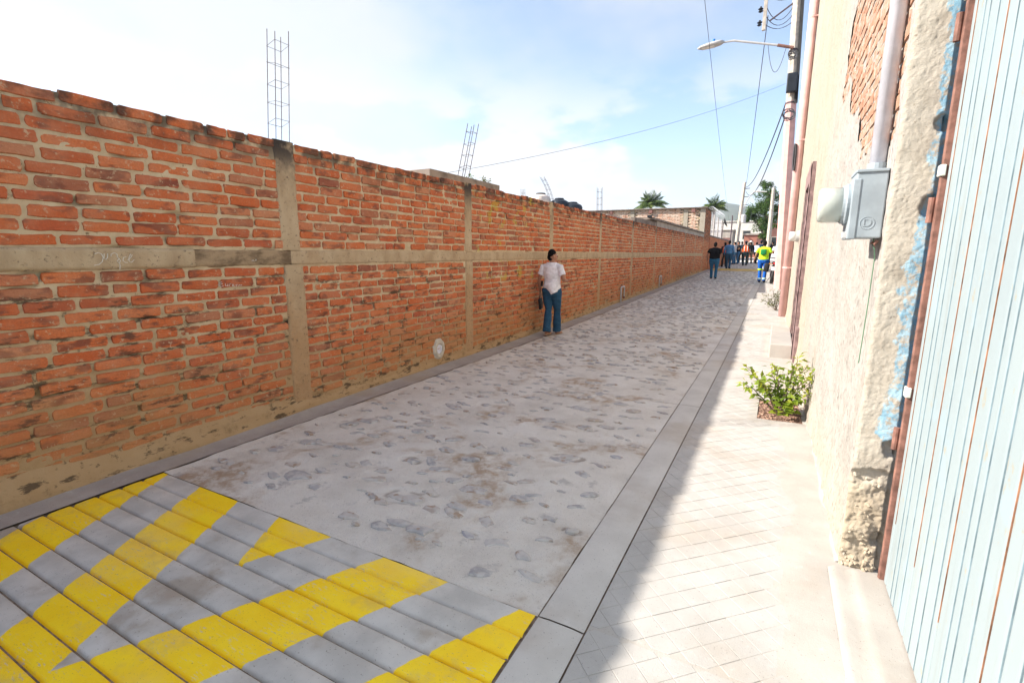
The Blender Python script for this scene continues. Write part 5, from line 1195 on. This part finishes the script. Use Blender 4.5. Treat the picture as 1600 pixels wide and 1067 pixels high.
person('officer in lime hi-vis shirt and bright blue trousers by the motorcycle', gp(1189.5, 441.5), -.12, 1.72, 1.08, False, ('lime_hivis', (.50, .80, .03)), 'short', ('bright_blue_trousers', (.012, .10, .42)), feet=(.04, -.05), pack=('green_panel', (.02, .20, .06)),
       bands=((.46, ('lime_hivis', (.50, .80, .03))), (.93, ('pale_reflective', (.45, .62, .55)))), arms={-1: (V((-.29, -.05, 1.13)), V((-.36, .04, .9))), 1: (V((.28, .02, 1.14)), V((.26, .22, 1.02)))})
person('person in red cap and white shirt standing beyond the motorcycle', gp(1212, 431), .0, 1.74, 1.0, False, ('white_shirt', (.62, .62, .62)), 'short', ('black_trousers', (.012, .012, .015)), cap=('red_cap', (.62, .02, .03)))

# ---- motorcycle parked on the sidewalk
mp_ = gp(1203.5, 444.5); MR = -.06
mo = thing('motorcycle', 'dark motorcycle with silver top box and plate parked beside the pole', 'motorcycle', mp_)
MM = Matrix.Translation(mp_) @ Matrix.Rotation(MR, 4, 'Z') @ Matrix.Rotation(R(7), 4, 'Y')
def mpart(name, m, mat, parent=None, smooth=True):
    m.v = [tuple(MM @ Vector(v)) for v in m.v]; return m.build(name, mat, parent or mo, smooth=smooth)
for yc in (.30, 1.62):
    m = MB(); n = 28; R_ = .315
    vs = []; 
    for i in range(n):
        a = 2*math.pi*i/n
        for j in range(10):
            b = 2*math.pi*j/10; r_ = R_-.06+.06*math.cos(b)*(1+.06*(i % 2)); vs.append((.062*math.sin(b), yc+r_*math.cos(a), R_+.0+r_*math.sin(a)))
    m.add(vs, [(i*10+j, ((i+1) % n)*10+j, ((i+1) % n)*10+(j+1) % 10, i*10+(j+1) % 10) for i in range(n) for j in range(10)]); wh = mpart('wheel', m, MT['black'])
    m = MB(); Mw = Matrix.Translation((0, yc, R_)) @ Matrix.Rotation(R(90), 4, 'Y'); m.lathe([(.205, -.035), (.215, -.03), (.205, 0), (.215, .03), (.205, .035)], 24, Mw); m.lathe([(.05, -.07), (.05, .07)], 12, Mw); mpart('rim', m, MT['chrome'], wh)
    m = MB()
    for k in range(12): a = k*math.pi/6; m.tube([(.03*(-1)**k, yc+.05*math.cos(a), R_+.05*math.sin(a)), (0, yc+.21*math.cos(a+.2), R_+.21*math.sin(a+.2))], .004, 4)
    mpart('spokes', m, MT['chrome'], wh)
m = MB(); m.tube([(0, .05, .70), (0, .18, .74), (0, .42, .70), (0, .60, .60)], [(.085, .02), (.09, .03), (.08, .03), (.05, .02)], 10); mpart('rear_fender', m, MT['black'])
m = MB(); m.tube([(0, .25, .80), (0, .5, .83), (0, .85, .80), (0, 1.0, .82)], [(.12, .05), (.14, .055), (.11, .05), (.09, .04)], 12); mpart('seat', m, MT['black'])
m = MB(); m.tube([(0, .92, .84), (0, 1.05, .94), (0, 1.25, .95), (0, 1.4, .86)], [(.10, .06), (.15, .10), (.15, .10), (.09, .05)], 14); mpart('tank', m, plain('gunmetal_paint', (.07, .07, .08), .3, .1, 9, .02, spec=.5))
m = MB(); m.bbox(-.16, .16, .72, 1.15, .32, .66, .04); mpart('engine', m, MT['steelrod'])
m = MB()
for s in (-1, 1): m.tube([(s*.07, 1.62, .32), (s*.08, 1.45, .78), (s*.09, 1.38, .98)], .028, 8); m.tube([(s*.09, .30, .315), (s*.08, .75, .42)], .025, 8); m.tube([(s*.1, .2, .72), (s*.09, .9, .62)], .018, 8)
m.tube([(0, 1.38, .95), (0, .95, .72), (0, .75, .42), (0, 1.2, .34), (0, 1.38, .8)], .025, 8); mpart('frame', m, MT['black'])
m = MB(); m.tube([(-.38, 1.16, 1.08), (-.2, 1.28, 1.06), (0, 1.36, 1.0), (.2, 1.28, 1.06), (.38, 1.16, 1.08)], .014, 8); hb = mpart('handlebar', m, MT['chrome'])
for s in (-1, 1):
    m = MB(); m.tube([(s*.27, 1.14, 1.075), (s*.40, 1.14, 1.08)], .02, 8); mpart('grip', m, MT['black'], hb)
    m = MB(); m.tube([(s*.25, 1.26, 1.08), (s*.32, 1.22, 1.25)], .007, 6); m.ball((s*.34, 1.21, 1.28), (.07, .02, .045), 12, 8); mpart('mirror', m, MT['black'], hb)
m = MB(); m.bbox(-.16, .16, 1.40, 1.55, .85, 1.12, .05); mpart('fairing', m, MT['white'])
m = MB(); m.bbox(-.21, .21, -.05, .30, .90, 1.20, .035); tb_ = mpart('top_box', m, plain('silver_case', (.52, .53, .55), .35, .06, 10, .03, spec=.5))
m = MB(); m.bbox(-.215, .215, -.06, .31, 1.035, 1.06, .008); mpart('lid_seam', m, MT['black'], tb_)
for s in (-1, 1): m = MB(); m.bbox(s*.30-.085, s*.30+.085, .12, .62, .46, .80, .03); mpart('pannier', m, MT['black'])
m = MB(); m.bbox(-.075, .075, -.02, .05, .80, .87, .015); mpart('tail_light', m, plain('red_lens', (.45, .012, .012), .25, .05, 10, .01, spec=.5))
m = MB(); m.bbox(-.10, .10, -.015, -.005, .55, .70, .003); mpart('number_plate', m, MT['white'])
for s in (-1, 1): m = MB(); m.tube([(s*.08, .06, .80), (s*.17, .04, .80)], .012, 6); m.ball((s*.19, .04, .80), (.03, .03, .022), 10, 6); mpart('indicator', m, plain('amber_lens', (.6, .22, .02), .3, .05, 10, .01))
m = MB(); m.tube([(.13, .85, .33), (.17, .5, .32), (.19, .12, .42)], [.03, .04, .045], 10); mpart('exhaust', m, MT['chrome'])
m = MB(); m.tube([(-.08, .8, .33), (-.22, .78, .03)], .014, 6); mpart('side_stand', m, MT['steelrod'])
# far yellow hump across the lane
fh = thing('speed_hump', 'far speed hump with faded yellow paint beyond the walking man', 'speed hump', (-2.2, 33.4, gz(33.4)))
m = gridmesh(span(XG0+.02, XG1-.02, .1), span(32.2, 35.0, .14), lambda x, y: (x, y, gz(y)+.006+.05*math.sin(math.pi*(y-32.2)/2.8))); m.build('hump_slab', plain('faded_yellow_paint', (.55, .36, .10), .8, .25, 3, .4), fh, smooth=True)
# U shaped pipe loops at the foot of the wall
for y0_, y1_, lab in ((13.62, 13.95, 'small upright pipe loop at the foot of the wall past the woman'), (18.7, 19.05, 'farther pipe loop at the foot of the wall')):
    t = thing('pipe_loop', lab, 'pipe', (XW+.05, y0_, gz(y0_))); x = XW+.06
    m = MB(); m.tube([(x, y0_, gz(y0_)), (x, y0_, gz(y0_)+.42), (x, y0_+.02, gz(y0_)+.45), (x, y1_-.02, gz(y0_)+.45), (x, y1_, gz(y0_)+.42), (x, y1_, gz(y1_)+.12)], .022, 8); m.build('pipe', MT['lampgrey'], t, smooth=True)
    m = MB(); m.tube([(x, y1_, gz(y1_)+.1), (x, y1_, gz(y1_)+.16)], .032, 8); m.build('valve', MT['rustpaint'], t)

bpy.data.scenes.remove(TS)
# ---- air between here and the hill
hz_ = bpy.data.materials.new('haze_air'); hz_.use_nodes = True; ht = hz_.node_tree; ht.nodes.clear()
pv = ht.nodes.new('ShaderNodeVolumePrincipled'); pv.inputs['Color'].default_value = (.80, .88, 1, 1); pv.inputs['Density'].default_value = .00035; pv.inputs['Anisotropy'].default_value = .2
ho = ht.nodes.new('ShaderNodeOutputMaterial'); ht.links.new(pv.outputs[0], ho.inputs['Volume'])
m = MB(); m.box(-2100, 2100, -450, 2100, -4, 190); tag(m.build('haze', hz_), kind='stuff')
